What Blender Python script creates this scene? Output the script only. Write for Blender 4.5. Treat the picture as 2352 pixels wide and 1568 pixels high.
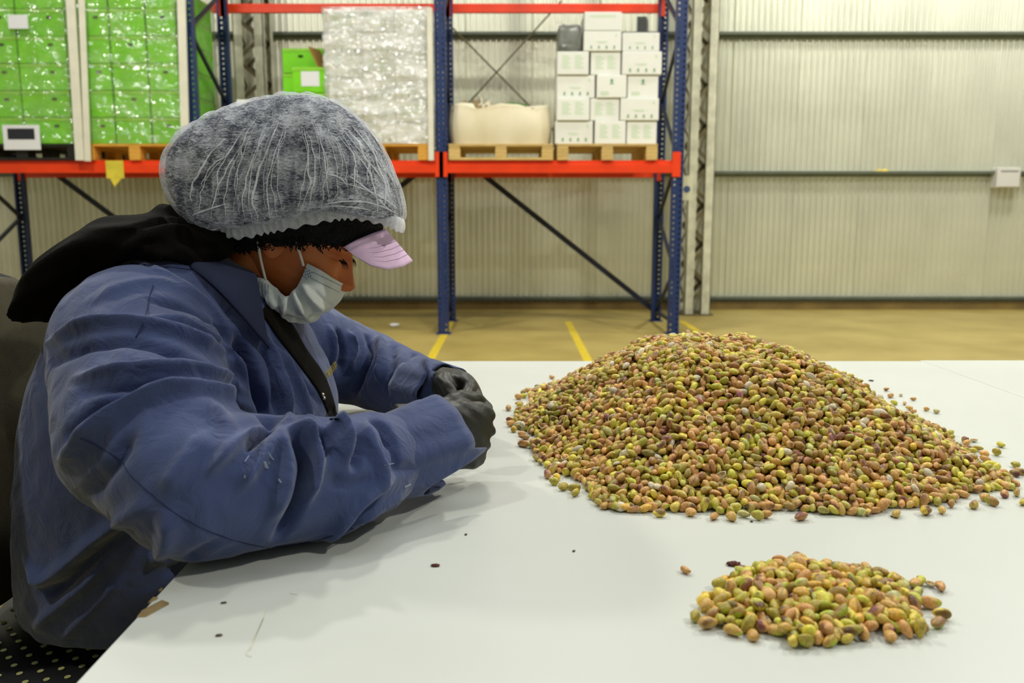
import bpy, bmesh, math, random
import numpy as np
from mathutils import Vector, Matrix
from mathutils.bvhtree import BVHTree
from mathutils.kdtree import KDTree

for _o in list(bpy.data.objects):
    bpy.data.objects.remove(_o, do_unlink=True)
C = bpy.context.scene
COL = C.collection
random.seed(7)
RNG = np.random.default_rng(11)

# ------------------------------------------------------------------ camera
F_PX = 1950.0
PITCH = math.atan(294.0 / F_PX)
CAM = np.array((0.0, 0.0, 1.13))
cam_data = bpy.data.cameras.new('camera')
cam_data.sensor_width = 36.0
cam_data.lens = F_PX / 2352.0 * 36.0
cam_data.clip_start = 0.05
cam_data.dof.use_dof = True
cam_data.dof.focus_distance = 1.25
cam_data.dof.aperture_fstop = 6.0
cam = bpy.data.objects.new('camera', cam_data)
cam.location = CAM
cam.rotation_euler = (math.pi / 2 - PITCH, 0.0, 0.0)
COL.objects.link(cam)
C.camera = cam

# ------------------------------------------------------------------ world and lamps
world = bpy.data.worlds.new('hall_daylight')
C.world = world
world.use_nodes = True
wb = world.node_tree.nodes['Background']
wb.inputs[0].default_value = (0.93, 0.98, 0.93, 1)
wb.inputs[1].default_value = 0.11

def lamp(name, loc, target, size, power, color=(1, 0.97, 0.88), size_y=None):
    d = bpy.data.lights.new(name, 'AREA')
    d.energy = power
    d.color = color
    d.shape = 'RECTANGLE'
    d.size = size
    d.size_y = size_y or size
    o = bpy.data.objects.new(name, d)
    o.location = loc
    v = Vector(target) - Vector(loc)
    o.rotation_euler = v.to_track_quat('-Z', 'Y').to_euler()
    COL.objects.link(o)
    return o

lamp('unseen_lamp', (-3.3, 4.5, 5.3), (-3.3, 4.5, 0), 0.34, 128, (1, 0.965, 0.86))
lamp('unseen_lamp', (0.3, 4.5, 5.3), (0.3, 4.5, 0), 0.34, 88, (1, 0.965, 0.86))
lamp('unseen_lamp', (3.9, 4.5, 5.3), (3.9, 4.5, 0), 0.34, 128, (1, 0.965, 0.86))
lamp('unseen_lamp', (-3.3, -0.3, 5.3), (-3.3, -0.3, 0), 0.34, 75, (1, 0.965, 0.86))
lamp('unseen_lamp', (3.9, -0.3, 5.3), (3.9, -0.3, 0), 0.34, 130, (1, 0.965, 0.86))
lamp('unseen_lamp', (-4.6, 7.0, 6.4), (-4.6, 8.4, 0), 0.6, 50, (1, 0.975, 0.90))  # this and the next two: unseen lamps added to brighten the back wall
lamp('unseen_lamp', (0.4, 7.0, 6.4), (0.4, 8.4, 0), 0.6, 50, (1, 0.975, 0.90))
lamp('unseen_lamp', (5.0, 7.2, 6.0), (5.0, 9.4, 1.5), 0.6, 170, (1, 0.975, 0.90))
lamp('roof_light_panel', (0.5, 1.8, 7.5), (0.5, 2.2, 0), 5.0, 95, (0.90, 0.97, 1.0), 4.0)
C.view_settings.view_transform = 'Standard'
C.view_settings.look = 'None'
C.view_settings.exposure = 0.22
C.view_settings.gamma = 1.0
C.view_settings.use_curve_mapping = False

# ------------------------------------------------------------------ pixel helpers (2352 x 1568 frame)
_cp, _sp = math.cos(PITCH), math.sin(PITCH)
def ray(u, v):
    x = (u - 1176.0) / F_PX
    y = -(v - 784.0) / F_PX
    return np.array((x, _cp + y * _sp, -_sp + y * _cp))
def at_y(u, v, Y):
    d = ray(u, v)
    return CAM + d * (Y / d[1])
def at_z(u, v, Z):
    d = ray(u, v)
    return CAM + d * ((Z - CAM[2]) / d[2])

# ------------------------------------------------------------------ colour and materials
def lin(c):
    c = c / 255.0
    return c / 12.92 if c <= 0.04045 else ((c + 0.055) / 1.055) ** 2.4
def rgb(r, g, b):
    return (lin(r), lin(g), lin(b), 1.0)

def nodes_of(m):
    m.use_nodes = True
    nt = m.node_tree
    return nt, nt.nodes, nt.links, nt.nodes['Principled BSDF']

def mat(name, col, rough=0.6, metal=0.0, var=0.0, var_scale=8.0, bump=0.0, bump_scale=60.0, spec=0.5,
        col2=None, coords='Object', stretch=None, detail=4.0, sheen=0.0, per_object=0.0):
    m = bpy.data.materials.new(name)
    nt, N, L, B = nodes_of(m)
    B.inputs['Base Color'].default_value = col
    B.inputs['Roughness'].default_value = rough
    B.inputs['Metallic'].default_value = metal
    B.inputs['Specular IOR Level'].default_value = spec
    if sheen:
        B.inputs['Sheen Weight'].default_value = sheen
        B.inputs['Sheen Roughness'].default_value = 0.5
    tc = N.new('ShaderNodeTexCoord')
    mp = N.new('ShaderNodeMapping')
    if stretch:
        mp.inputs['Scale'].default_value = stretch
    L.new(tc.outputs[coords], mp.inputs['Vector'])
    last = None
    if var > 0 or col2 is not None:
        nz = N.new('ShaderNodeTexNoise')
        nz.inputs['Scale'].default_value = var_scale
        nz.inputs['Detail'].default_value = detail
        L.new(mp.outputs['Vector'], nz.inputs['Vector'])
        rp = N.new('ShaderNodeValToRGB')
        rp.color_ramp.elements[0].position = 0.32
        rp.color_ramp.elements[1].position = 0.68
        c2 = col2 if col2 is not None else tuple(min(1.0, x * (1 + var)) for x in col[:3]) + (1,)
        c1 = col if col2 is not None else tuple(x * (1 - var) for x in col[:3]) + (1,)
        rp.color_ramp.elements[0].color = c1
        rp.color_ramp.elements[1].color = c2
        L.new(nz.outputs['Fac'], rp.inputs['Fac'])
        last = rp.outputs['Color']
    if per_object > 0:
        oi = N.new('ShaderNodeObjectInfo')
        mr = N.new('ShaderNodeMapRange')
        mr.inputs['To Min'].default_value = 1 - per_object
        mr.inputs['To Max'].default_value = 1 + per_object
        L.new(oi.outputs['Random'], mr.inputs['Value'])
        mx = N.new('ShaderNodeMix'); mx.data_type = 'RGBA'; mx.blend_type = 'MULTIPLY'
        mx.inputs['Factor'].default_value = 1.0
        if last is None:
            mx.inputs[6].default_value = col
        else:
            L.new(last, mx.inputs[6])
        L.new(mr.outputs['Result'], mx.inputs[7])
        last = mx.outputs[2]
    if last is not None:
        L.new(last, B.inputs['Base Color'])
    if bump > 0:
        nb = N.new('ShaderNodeTexNoise')
        nb.inputs['Scale'].default_value = bump_scale
        nb.inputs['Detail'].default_value = 5.0
        L.new(mp.outputs['Vector'], nb.inputs['Vector'])
        bp = N.new('ShaderNodeBump')
        bp.inputs['Strength'].default_value = bump
        bp.inputs['Distance'].default_value = 0.01
        L.new(nb.outputs['Fac'], bp.inputs['Height'])
        L.new(bp.outputs['Normal'], B.inputs['Normal'])
    return m

# ------------------------------------------------------------------ object helpers
def link(name, me, m=None, parent=None):
    o = bpy.data.objects.new(name, me)
    COL.objects.link(o)
    if m is not None and me is not None and len(me.materials) == 0:
        me.materials.append(m)
    if parent is not None:
        o.parent = parent
    return o
def tag(o, label=None, cat=None, group=None, kind=None):
    if label: o['label'] = label
    if cat: o['category'] = cat
    if group: o['group'] = group
    if kind: o['kind'] = kind
    return o
def empty(name, loc=(0, 0, 0), rz=0.0):
    o = bpy.data.objects.new(name, None)
    o.location = loc
    o.rotation_euler = (0, 0, rz)
    o.empty_display_size = 0.1
    COL.objects.link(o)
    return o
def mesh_from(name, verts, faces, smooth=False):
    me = bpy.data.meshes.new(name)
    me.from_pydata([tuple(map(float, v)) for v in verts], [], [tuple(map(int, f)) for f in faces])
    me.validate()
    me.update()
    if smooth:
        me.polygons.foreach_set('use_smooth', [True] * len(me.polygons))
    return me
def bm_mesh(name, bm, smooth=False):
    me = bpy.data.meshes.new(name)
    bmesh.ops.recalc_face_normals(bm, faces=bm.faces[:])
    bm.to_mesh(me)
    bm.free()
    if smooth:
        me.polygons.foreach_set('use_smooth', [True] * len(me.polygons))
    return me
def add_box(bm, lo, hi, bevel=0.0):
    lo = Vector(lo); hi = Vector(hi)
    r = bmesh.ops.create_cube(bm, size=1.0)
    vs = r['verts']
    for v in vs:
        v.co = Vector((lo[i] + (v.co[i] + 0.5) * (hi[i] - lo[i]) for i in range(3)))
    if bevel > 0:
        es = list({e for v in vs for e in v.link_edges})
        bmesh.ops.bevel(bm, geom=es, offset=bevel, segments=1, affect='EDGES')
    return vs
def box(name, lo, hi, m, parent=None, bevel=0.0):
    bm = bmesh.new()
    add_box(bm, lo, hi, bevel)
    return link(name, bm_mesh(name, bm), m, parent)
def add_bar(bm, p, q, w, d, up=(0, 0, 1)):
    p = Vector(p); q = Vector(q)
    t = (q - p).normalized()
    a = t.cross(Vector(up))
    if a.length < 1e-4:
        a = t.cross(Vector((0, 1, 0)))
    a.normalize()
    b = t.cross(a).normalized()
    vs = []
    for c in (p, q):
        for sa, sb in ((-1, -1), (1, -1), (1, 1), (-1, 1)):
            vs.append(bm.verts.new(c + a * sa * w / 2 + b * sb * d / 2))
    for f in ((3, 2, 1, 0), (4, 5, 6, 7), (0, 1, 5, 4), (1, 2, 6, 5), (2, 3, 7, 6), (3, 0, 4, 7)):
        bm.faces.new([vs[i] for i in f])
def bar(name, p, q, w, d, m, parent=None):
    bm = bmesh.new()
    add_bar(bm, p, q, w, d)
    return link(name, bm_mesh(name, bm), m, parent)
def grid_faces(nu, nv, wrap_u=False):
    fs = []
    for i in range(nu if wrap_u else nu - 1):
        for j in range(nv - 1):
            a = i * nv + j; b = ((i + 1) % nu) * nv + j
            fs.append((a, b, b + 1, a + 1))
    return fs
def tube_mesh(name, pts, rad, n=10, smooth=True, caps=True):
    pts = [np.array(p, float) for p in pts]
    if not hasattr(rad, '__len__'):
        rad = [rad] * len(pts)
    V = []; Fc = []
    prev = None
    for i, p in enumerate(pts):
        t = pts[min(i + 1, len(pts) - 1)] - pts[max(i - 1, 0)]
        t /= np.linalg.norm(t) + 1e-9
        a = np.cross(t, (0, 0, 1)) if prev is None else prev - t * np.dot(prev, t)
        if np.linalg.norm(a) < 1e-3:
            a = np.cross(t, (0, 1, 0))
        a /= np.linalg.norm(a)
        prev = a
        b = np.cross(t, a)
        for k in range(n):
            th = 2 * math.pi * k / n
            V.append(p + rad[i] * (math.cos(th) * a + math.sin(th) * b))
    for i in range(len(pts) - 1):
        for k in range(n):
            a = i * n + k; b = i * n + (k + 1) % n
            Fc.append((a, b, b + n, a + n))
    if caps:
        Fc.append(tuple(range(n - 1, -1, -1)))
        Fc.append(tuple(range((len(pts) - 1) * n, len(pts) * n)))
    return mesh_from(name, V, Fc, smooth)
def spline(P, n):
    P = np.array(P, float)
    m = len(P)
    t = np.linspace(0, m - 1, n)
    out = []
    for x in t:
        i = min(int(x), m - 2); f = x - i
        p0 = P[max(i - 1, 0)]; p1 = P[i]; p2 = P[i + 1]; p3 = P[min(i + 2, m - 1)]
        out.append(0.5 * ((2 * p1) + (-p0 + p2) * f + (2 * p0 - 5 * p1 + 4 * p2 - p3) * f * f + (-p0 + 3 * p1 - 3 * p2 + p3) * f ** 3))
    return np.array(out)
def dup(o, loc=None, parent=None):
    c = o.copy()
    COL.objects.link(c)
    if parent is not None: c.parent = parent
    if loc is not None: c.location = loc
    return c
def dup_tree(o, loc, rz=None):
    r = dup(o, loc)
    if rz is not None: r.rotation_euler = (0, 0, rz)
    for ch in list(o.children):
        c = dup(ch, None, r)
        for g in ch.children:
            dup(g, None, c)
    return r
def evaluated(o):
    bpy.context.view_layer.update()
    dg = bpy.context.evaluated_depsgraph_get()
    return bpy.data.meshes.new_from_object(o.evaluated_get(dg))
def remesh(parts, voxel, smooth_iter=6, smooth_fac=0.5):
    """union of closed shells -> one mesh (numpy verts + faces)"""
    V = []; Fc = []; n = 0
    for v, f in parts:
        V.extend(v); Fc.extend([tuple(i + n for i in q) for q in f]); n += len(v)
    me = mesh_from('tmp', V, Fc)
    bm = bmesh.new(); bm.from_mesh(me)
    bmesh.ops.recalc_face_normals(bm, faces=bm.faces[:])
    bm.to_mesh(me); bm.free()
    o = bpy.data.objects.new('tmp', me)
    COL.objects.link(o)
    md = o.modifiers.new('r', 'REMESH')
    md.mode = 'VOXEL'
    md.voxel_size = voxel
    if smooth_iter:
        s = o.modifiers.new('s', 'SMOOTH')
        s.iterations = smooth_iter
        s.factor = smooth_fac
    out = evaluated(o)
    bpy.data.objects.remove(o, do_unlink=True)
    return out
def verts_np(me):
    a = np.empty(len(me.vertices) * 3)
    me.vertices.foreach_get('co', a)
    return a.reshape(-1, 3)
def normals_np(me):
    a = np.empty(len(me.vertices) * 3)
    me.vertex_normals.foreach_get('vector', a)
    return a.reshape(-1, 3)
def set_verts(me, V):
    me.vertices.foreach_set('co', V.ravel())
    me.update()
def smooth_shade(me):
    me.polygons.foreach_set('use_smooth', [True] * len(me.polygons))
# ================================================================== setting
M = {}
M['floor'] = mat('concrete_floor', rgb(150, 132, 66), 0.55, 0, col2=rgb(172, 154, 86), var_scale=1.6, bump=0.15, bump_scale=40, detail=8)
M['plinth'] = mat('dusty_plinth', rgb(120, 100, 55), 0.85, 0, var=0.25, var_scale=3)
M['yellow_paint'] = mat('yellow_floor_paint', rgb(205, 180, 40), 0.6, 0, var=0.12, var_scale=14)
M['galv'] = mat('galvanised_sheet', rgb(240, 241, 226), 0.30, 0.72, var=0.06, var_scale=1.3, bump=0.03, bump_scale=14, per_object=0.04)
M['girt'] = mat('grey_girt_steel', rgb(132, 142, 130), 0.5, 0.3, var=0.1)
M['cream_steel'] = mat('cream_painted_steel', rgb(205, 205, 182), 0.5, 0, var=0.18, var_scale=9)
M['dark_steel'] = mat('rusty_dark_steel', rgb(96, 88, 58), 0.7, 0, var=0.35, var_scale=14)
M['rack_blue'] = mat('blue_rack_paint', rgb(26, 48, 98), 0.42, 0.0, var=0.15, var_scale=20)
M['rack_dark'] = mat('dark_brace_paint', rgb(20, 28, 52), 0.45, 0.0, var=0.2)
M['rack_orange'] = mat('orange_beam_paint', rgb(236, 62, 8), 0.4, 0.0, var=0.08, var_scale=6)

WALL_Y = 10.16
FLOOR_X0, FLOOR_X1 = -9.0, 9.0
floor = box('floor', (FLOOR_X0, -4.0, -0.1), (FLOOR_X1, WALL_Y + 0.25, 0.0), M['floor'])
tag(floor, 'olive beige concrete floor of the warehouse', kind='structure')
for xm, y0, y1 in ((-0.64, 3.0, 8.9), (0.59, 3.0, 8.9), (1.80, 3.0, 8.95), (-2.9, 3.0, 8.0)):
    ln = box('floor_marking', (xm - 0.035, y0, 0.0), (xm + 0.035, y1, 0.0015), M['yellow_paint'], floor)

wall = box('wall_back', (FLOOR_X0, WALL_Y + 0.04, 0.0), (FLOOR_X1, WALL_Y + 0.2, 4.6), M['girt'])
tag(wall, 'back wall of grey galvanised corrugated sheets', kind='structure')
# corrugated sheets, each a piece of the wall
PITCH_W = 0.070
SHEET_N = 11
nseg = SHEET_N * 8
sx = np.linspace(0, SHEET_N * PITCH_W, nseg + 1)
sz = 0.019 * np.cos(2 * np.pi * sx / PITCH_W)
SV = []
for x, y in zip(sx, sz):
    for z in (0.07, 4.6):
        SV.append((x, -y, z))
sheet_me = mesh_from('corrugated_sheet', SV, grid_faces(nseg + 1, 2), True)
sheet_me.materials.append(M['galv'])
k = 0
x = FLOOR_X0
while x < FLOOR_X1 - 0.3:
    s = link('corrugated_sheet', sheet_me, None, wall)
    s.location = (x, WALL_Y + (0.0 if k % 2 else 0.003), 0)
    x += SHEET_N * PITCH_W
    k += 1
for side_, xw_, rz_ in (('left', FLOOR_X0, math.pi / 2), ('right', FLOOR_X1, -math.pi / 2)):
    sg_ = 1 if side_ == 'left' else -1
    wl = box('wall_' + side_, (min(xw_, xw_ - sg_ * .12), -4.0, 0.0), (max(xw_, xw_ - sg_ * .12), WALL_Y + 0.2, 4.6), M['girt'])
    tag(wl, 'grey corrugated side wall of the warehouse, %s of the rack' % side_, kind='structure')
    y = -3.9
    while y < WALL_Y - 0.2:
        s = link('corrugated_sheet', sheet_me, None, wl)
        s.rotation_euler = (0, 0, rz_)
        s.location = (xw_ + sg_ * 0.04, y if side_ == 'left' else y + SHEET_N * PITCH_W, 0)
        y += SHEET_N * PITCH_W
box('wall_foot', (FLOOR_X0, WALL_Y - 0.10, 0.0), (FLOOR_X1, WALL_Y + 0.04, 0.085), M['plinth'], wall)
# horizontal girts (Z-rails with a lip) on the inside of the sheets
for i, z in enumerate((0.14, 1.60, 3.15)):
    bm = bmesh.new()
    add_box(bm, (FLOOR_X0, WALL_Y - 0.135, z), (FLOOR_X1, WALL_Y - 0.020, z + 0.008))
    add_box(bm, (FLOOR_X0, WALL_Y - 0.135, z - 0.010), (FLOOR_X1, WALL_Y - 0.127, z + 0.016))
    add_box(bm, (FLOOR_X0, WALL_Y - 0.032, z - 0.045), (FLOOR_X1, WALL_Y - 0.020, z))
    g = link('trim_%d' % (i + 1), bm_mesh('girt', bm), M['girt'])
    tag(g, ('lowest', 'middle', 'upper')[i] + ' horizontal grey steel rail along the corrugated wall', kind='structure')

def lattice_column(x0, x1, y0, y1, label):
    """two angle legs on either side, laced by zigzag flats"""
    root = empty('lattice_column', ((x0 + x1) / 2, (y0 + y1) / 2, 0))
    tag(root, label, kind='structure')
    cx, cy = (x0 + x1) / 2, (y0 + y1) / 2
    w = 0.095; t = 0.008
    for sx_, xa in ((1, x0 - cx), (-1, x1 - cx)):
        for sy_, ya in ((1, y0 - cy), (-1, y1 - cy)):
            bm = bmesh.new()
            add_box(bm, (min(xa, xa + sx_ * w), min(ya, ya + sy_ * t), 0.0), (max(xa, xa + sx_ * w), max(ya, ya + sy_ * t), 4.6))
            add_box(bm, (min(xa, xa + sx_ * t), min(ya, ya + sy_ * w), 0.0), (max(xa, xa + sx_ * t), max(ya, ya + sy_ * w), 4.6))
            link('angle_leg', bm_mesh('angle_leg', bm), M['cream_steel'], root)
    z = 0.12; s = 1
    while z < 4.4:
        for yy in (y0 - cy + 0.012, y1 - cy - 0.012):
            bar('lacing_bar', ((x0 - cx + 0.03) * s, yy, z), ((x1 - cx - 0.03) * s, yy, z + 0.22), 0.006, 0.04, M['dark_steel'], root)
        for xx in (x0 - cx + 0.012, x1 - cx - 0.012):
            bar('lacing_bar', (xx, (y0 - cy + 0.03) * s, z), (xx, (y1 - cy - 0.03) * s, z + 0.22), 0.006, 0.04, M['dark_steel'], root)
        z += 0.22; s = -s
    box('base_plate', (x0 - cx - 0.03, y0 - cy - 0.03, 0), (x1 - cx + 0.03, y1 - cy + 0.03, 0.015), M['dark_steel'], root)
    return root
lattice_column(1.93, 2.215, 9.45, 9.85, 'cream lattice steel column beside the end of the pallet rack')
lattice_column(-2.98, -2.66, 9.45, 9.85, 'cream lattice steel column behind the pallet rack and the green cartons')

# grey vent plate and white box on the wall, yellow rag on the rail
vp = at_y(1474, 60, WALL_Y - 0.03)
v_root = box('vent_cover', (-0.055, -0.012, -0.105), (0.055, 0.012, 0.105), mat('vent_grey', rgb(96, 100, 98), 0.6, 0.2, var=0.1), None, 0.004)
v_root.location = vp
tag(v_root, 'small dark grey vent cover high on the corrugated wall', 'vent')
for i in range(5):
    box('slat', (-0.045, -0.02, -0.085 + i * 0.036), (0.045, -0.012, -0.067 + i * 0.036), bpy.data.materials['vent_grey'], v_root)
jb = at_y(2312, 408, WALL_Y - 0.14)
M['white_plastic'] = mat('white_plastic', rgb(214, 212, 208), 0.5)
j = box('junction_box', (-0.135, -0.05, -0.115), (0.135, 0.10, 0.115), M['white_plastic'], None, 0.008)
j.location = jb
tag(j, 'pale grey box fixed to the middle rail of the wall', 'box')
box('cover', (-0.115, -0.058, -0.105), (0.115, -0.05, 0.060), M['white_plastic'], j, 0.003)
box('hinge', (-0.10, -0.06, 0.068), (0.10, -0.05, 0.078), M['girt'], j)
rg = at_y(2026, 388, WALL_Y - 0.07); rg[2] = 1.608
RV = []
for i in range(13):
    for k2 in range(7):
        a, b = i / 12, k2 / 6
        h = 0.055 * math.sin(math.pi * a) ** 1.2 * math.sin(math.pi * b) * (0.6 + 0.5 * math.sin(7 * a + 3 * b)) + 0.004
        RV.append((-0.08 + 0.16 * a, -0.04 + 0.085 * b, h))
rag = link('rag', mesh_from('rag', RV, grid_faces(13, 7), True), mat('yellow_cloth', rgb(226, 200, 70), 0.9, var=0.1, var_scale=30))
rag.location = rg
sm = rag.modifiers.new('thick', 'SOLIDIFY'); sm.thickness = 0.003
tag(rag, 'crumpled yellow rag lying on the middle wall rail', 'rag')

# ================================================================== pallet rack
RACK = empty('pallet_rack', (0, 8.4, 0))
tag(RACK, 'blue and orange pallet rack standing along the corrugated wall', 'rack')
YF, YR = 7.96, 8.93
def rloc(p): return (p[0], p[1] - 8.4, p[2])
FRAMES = (-5.11, -2.92, -0.649, 1.527)
def upright_mesh():
    """C-profile with two columns of slots, the slots real recesses in the front face"""
    bm = bmesh.new()
    w, d, t, H = 0.10, 0.07, 0.004, 4.4
    add_box(bm, (-w / 2, 0.004, 0), (-w / 2 + t, d, H))
    add_box(bm, (w / 2 - t, 0.004, 0), (w / 2, d, H))
    add_box(bm, (-w / 2, d - t, 0), (-w / 2 + 0.02, d, H))
    add_box(bm, (w / 2 - 0.02, d - t, 0), (w / 2, d, H))
    # front web as strips leaving slots open
    add_box(bm, (-w / 2, 0, 0), (-0.036, 0.004, H))
    add_box(bm, (-0.020, 0, 0), (0.020, 0.004, H))
    add_box(bm, (0.036, 0, 0), (w / 2, 0.004, H))
    z = 0.0
    while z < H:
        for xa in (-0.036, 0.020):
            add_box(bm, (xa, 0, z), (xa + 0.016, 0.004, z + 0.05 - 0.018))
        z += 0.05
    return bm_mesh('upright', bm)
up_me = upright_mesh(); up_me.materials.append(M['rack_blue'])
bm = bmesh.new(); add_box(bm, (-0.07, -0.03, 0), (0.07, 0.10, 0.008)); foot_me = bm_mesh('foot_plate', bm); foot_me.materials.append(M['rack_blue'])
for X in FRAMES:
    for Y, flip in ((YF, 0), (YR + 0.07, 1)):
        u = link('upright', up_me, None, RACK); u.location = rloc((X, Y, 0))
        if flip: u.rotation_euler = (0, 0, math.pi)
        f = link('foot_plate', foot_me, None, RACK); f.location = rloc((X, Y - (0.07 if flip else 0), 0))
    nodesz = [(YR, .11), (YF + .04, .60), (YR, 1.09), (YF + .04, 1.63), (YR, 2.25), (YF + .04, 2.78), (YR, 3.3), (YF + .04, 3.85), (YR, 4.35)]
    for (ya, za), (yb, zb) in zip(nodesz[:-1], nodesz[1:]):
        bar('frame_brace', rloc((X, ya, za)), rloc((X, yb, zb)), 0.03, 0.03, M['rack_dark'], RACK)
    bar('frame_brace', rloc((X, YF + .04, .11)), rloc((X, YR, .11)), 0.03, 0.03, M['rack_dark'], RACK)
# rear diagonal ties
for xa, xb, up in ((0, 1, 1), (2, 1, 1), (2, 3, 1)):
    bar('diagonal_tie', rloc((FRAMES[xa], YR + .115, 1.80)), rloc((FRAMES[xb], YR + .115, 0.10)), 0.012, 0.055, M['rack_dark'], RACK)
def beam(x0, x1, Y, z0, z1, front=True):
    bm = bmesh.new()
    h = z1 - z0
    y0, y1 = (Y - 0.012, Y + 0.038) if front else (Y + 0.03, Y + 0.08)
    add_box(bm, (x0 + .05, y0, z0), (x1 - .05, y1, z1 - h * 0.28), 0.003)
    add_box(bm, (x0 + .05, y0 + 0.016, z1 - h * 0.28 - 0.004), (x1 - .05, y1, z1), 0.003)
    o = link('beam', bm_mesh('beam', bm), M['rack_orange'], RACK)
    o.location = rloc((0, 0, 0))
    for X, s in ((x0, 1), (x1, -1)):
        bm = bmesh.new()
        ya = y0 - 0.006 if front else y0
        add_box(bm, (min(X - s * .02, X + s * .056), ya, z0 - .035), (max(X - s * .02, X + s * .056), ya + .006, z1 + .075))
        c = link('beam_connector', bm_mesh('beam_connector', bm), M['rack_orange'], o)
        for k3 in range(3):
            pass
Z0, Z1 = 1.498, 1.612
ZUP = float(at_y(1176, 18, YR + .03)[2])
for i in range(3):
    beam(FRAMES[i], FRAMES[i + 1], YF, Z0, Z1, True)
    beam(FRAMES[i], FRAMES[i + 1], YR, Z0, Z1, False)
    beam(FRAMES[i], FRAMES[i + 1], YR, ZUP - .045, ZUP + .045, False)
    beam(FRAMES[i], FRAMES[i + 1], YF, 3.40, 3.49, True)
# yellow tag taped over the front beam
tp = at_y(264, 388, YF - 0.02)
tg = box('tag', (-0.082, -0.004, -0.085), (0.082, 0.0, 0.075), mat('yellow_tag', rgb(212, 196, 60), 0.7, var=0.15, var_scale=9), RACK, 0.001)
tg.location = rloc(tp)
bm = bmesh.new()
v3 = [bm.verts.new(p) for p in ((-0.05, -0.004, 0), (0.055, -0.004, 0), (-0.01, -0.006, -0.075), (-0.05, 0, 0), (0.055, 0, 0), (-0.01, -0.002, -0.075))]
for f in ((0, 1, 2), (5, 4, 3), (0, 3, 4, 1), (1, 4, 5, 2), (2, 5, 3, 0)): bm.faces.new([v3[q] for q in f])
tg2 = link('torn_corner', bm_mesh('torn_corner', bm), bpy.data.materials['yellow_tag'], tg)
tg2.location = (0.0, 0, -0.085)
# white notice with two blue discs behind the end upright
nt_ = box('notice_board', (-0.10, -0.003, -0.115), (0.10, 0.003, 0.115), mat('notice_white', rgb(214, 214, 186), 0.6), None, 0.001)
nt_.location = at_y(1562, 432, 8.22) + np.array((0.02, 0, 0))
tag(nt_, 'small cream notice with blue discs behind the end rack upright', 'sign')
for dx in (-0.055, 0.045):
    bm = bmesh.new()
    bmesh.ops.create_cone(bm, cap_ends=True, segments=20, radius1=0.032, radius2=0.032, depth=0.004)
    d_ = link('disc', bm_mesh('disc', bm), bpy.data.materials.get('notice_blue') or mat('notice_blue', rgb(60, 84, 130), 0.6), nt_)
    d_.location = (dx, -0.004, -0.01); d_.rotation_euler = (math.pi / 2, 0, 0)
bar('hanger', (0.0, 0.004, 0.0), (-0.06, 0.004, 0.0), 0.02, 0.02, M['girt'], nt_)

# ================================================================== pallets
def wood(name, a, b): return mat(name, a, 0.75, 0, col2=b, var_scale=7, stretch=(1, 9, 9), per_object=0.12)
M['wood_pale'] = wood('pale_pallet_wood', rgb(188, 156, 92), rgb(214, 186, 120))
M['wood_orange'] = wood('orange_pallet_wood', rgb(205, 146, 48), rgb(226, 172, 74))
M['black_plastic'] = mat('black_plastic', rgb(26, 26, 22), 0.5)
def pallet(x0, x1, z, m, label, y0=YF - 0.03, depth=1.0, closed_bottom=True, h=0.145):
    w = x1 - x0
    root = empty('pallet', ((x0 + x1) / 2, y0 + depth / 2, z))
    tag(root, label, 'pallet')
    n = 6
    bw = depth / n * 0.80
    bmb = bmesh.new(); add_box(bmb, (-w / 2, -bw / 2, 0), (w / 2, bw / 2, 0.022), 0.002)
    tb = bm_mesh('top_board', bmb); tb.materials.append(m)
    for i in range(n):
        b = link('top_board', tb, None, root)
        b.location = (0, -depth / 2 + bw / 2 + (depth - bw) * i / (n - 1), h - 0.022)
    bmb = bmesh.new(); add_box(bmb, (-0.052, -0.07, 0), (0.052, 0.07, h - 0.066), 0.002)
    bl = bm_mesh('block', bmb); bl.materials.append(m)
    bmb = bmesh.new(); add_box(bmb, (-0.05, -depth / 2, 0), (0.05, depth / 2, 0.022), 0.002)
    st = bm_mesh('stringer_board', bmb); st.materials.append(m)
    for xx in (-w / 2 + 0.052, 0, w / 2 - 0.052):
        for yy in (-depth / 2 + 0.07, 0, depth / 2 - 0.07):
            b = link('block', bl, None, root); b.location = (xx, yy, 0.022)
        b = link('stringer_board', st, None, root); b.location = (xx, 0, h - 0.044)
        if not closed_bottom:
            b = link('bottom_board', st, None, root); b.location = (xx, 0, 0)
    if closed_bottom:
        bmb = bmesh.new(); add_box(bmb, (-w / 2, -0.05, 0), (w / 2, 0.05, 0.022), 0.002)
        bb = bm_mesh('bottom_board', bmb); bb.materials.append(m)
        for yy in (-depth / 2 + 0.05, 0, depth / 2 - 0.05):
            b = link('bottom_board', bb, None, root); b.location = (0, yy, 0)
    return root
def XU(u, Y=YF - 0.03): return float(at_y(u, 290, Y)[0])
YB = YF - 0.03
PZ = Z1 + 0.001
pallet(-5.0, XU(176), PZ, M['black_plastic'], 'black plastic pallet on the rack under the leftmost green stack')
pallet(XU(186), XU(424), PZ, M['wood_orange'], 'orange wooden pallet under the green stack nearest the worker', closed_bottom=False)
pallet(XU(548), XU(748), PZ, M['wood_orange'], 'wooden pallet behind the hair net under loose green cartons')
pallet(XU(756), XU(985), PZ, M['wood_orange'], 'wooden pallet under the film wrapped white stack', closed_bottom=False)
pallet(XU(1030), XU(1271), PZ, M['wood_pale'], 'pale wooden pallet under the cream bulk bag')
pallet(XU(1280), XU(1512), PZ, M['wood_pale'], 'pale wooden pallet under the open stack of white cartons', closed_bottom=False)

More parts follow.
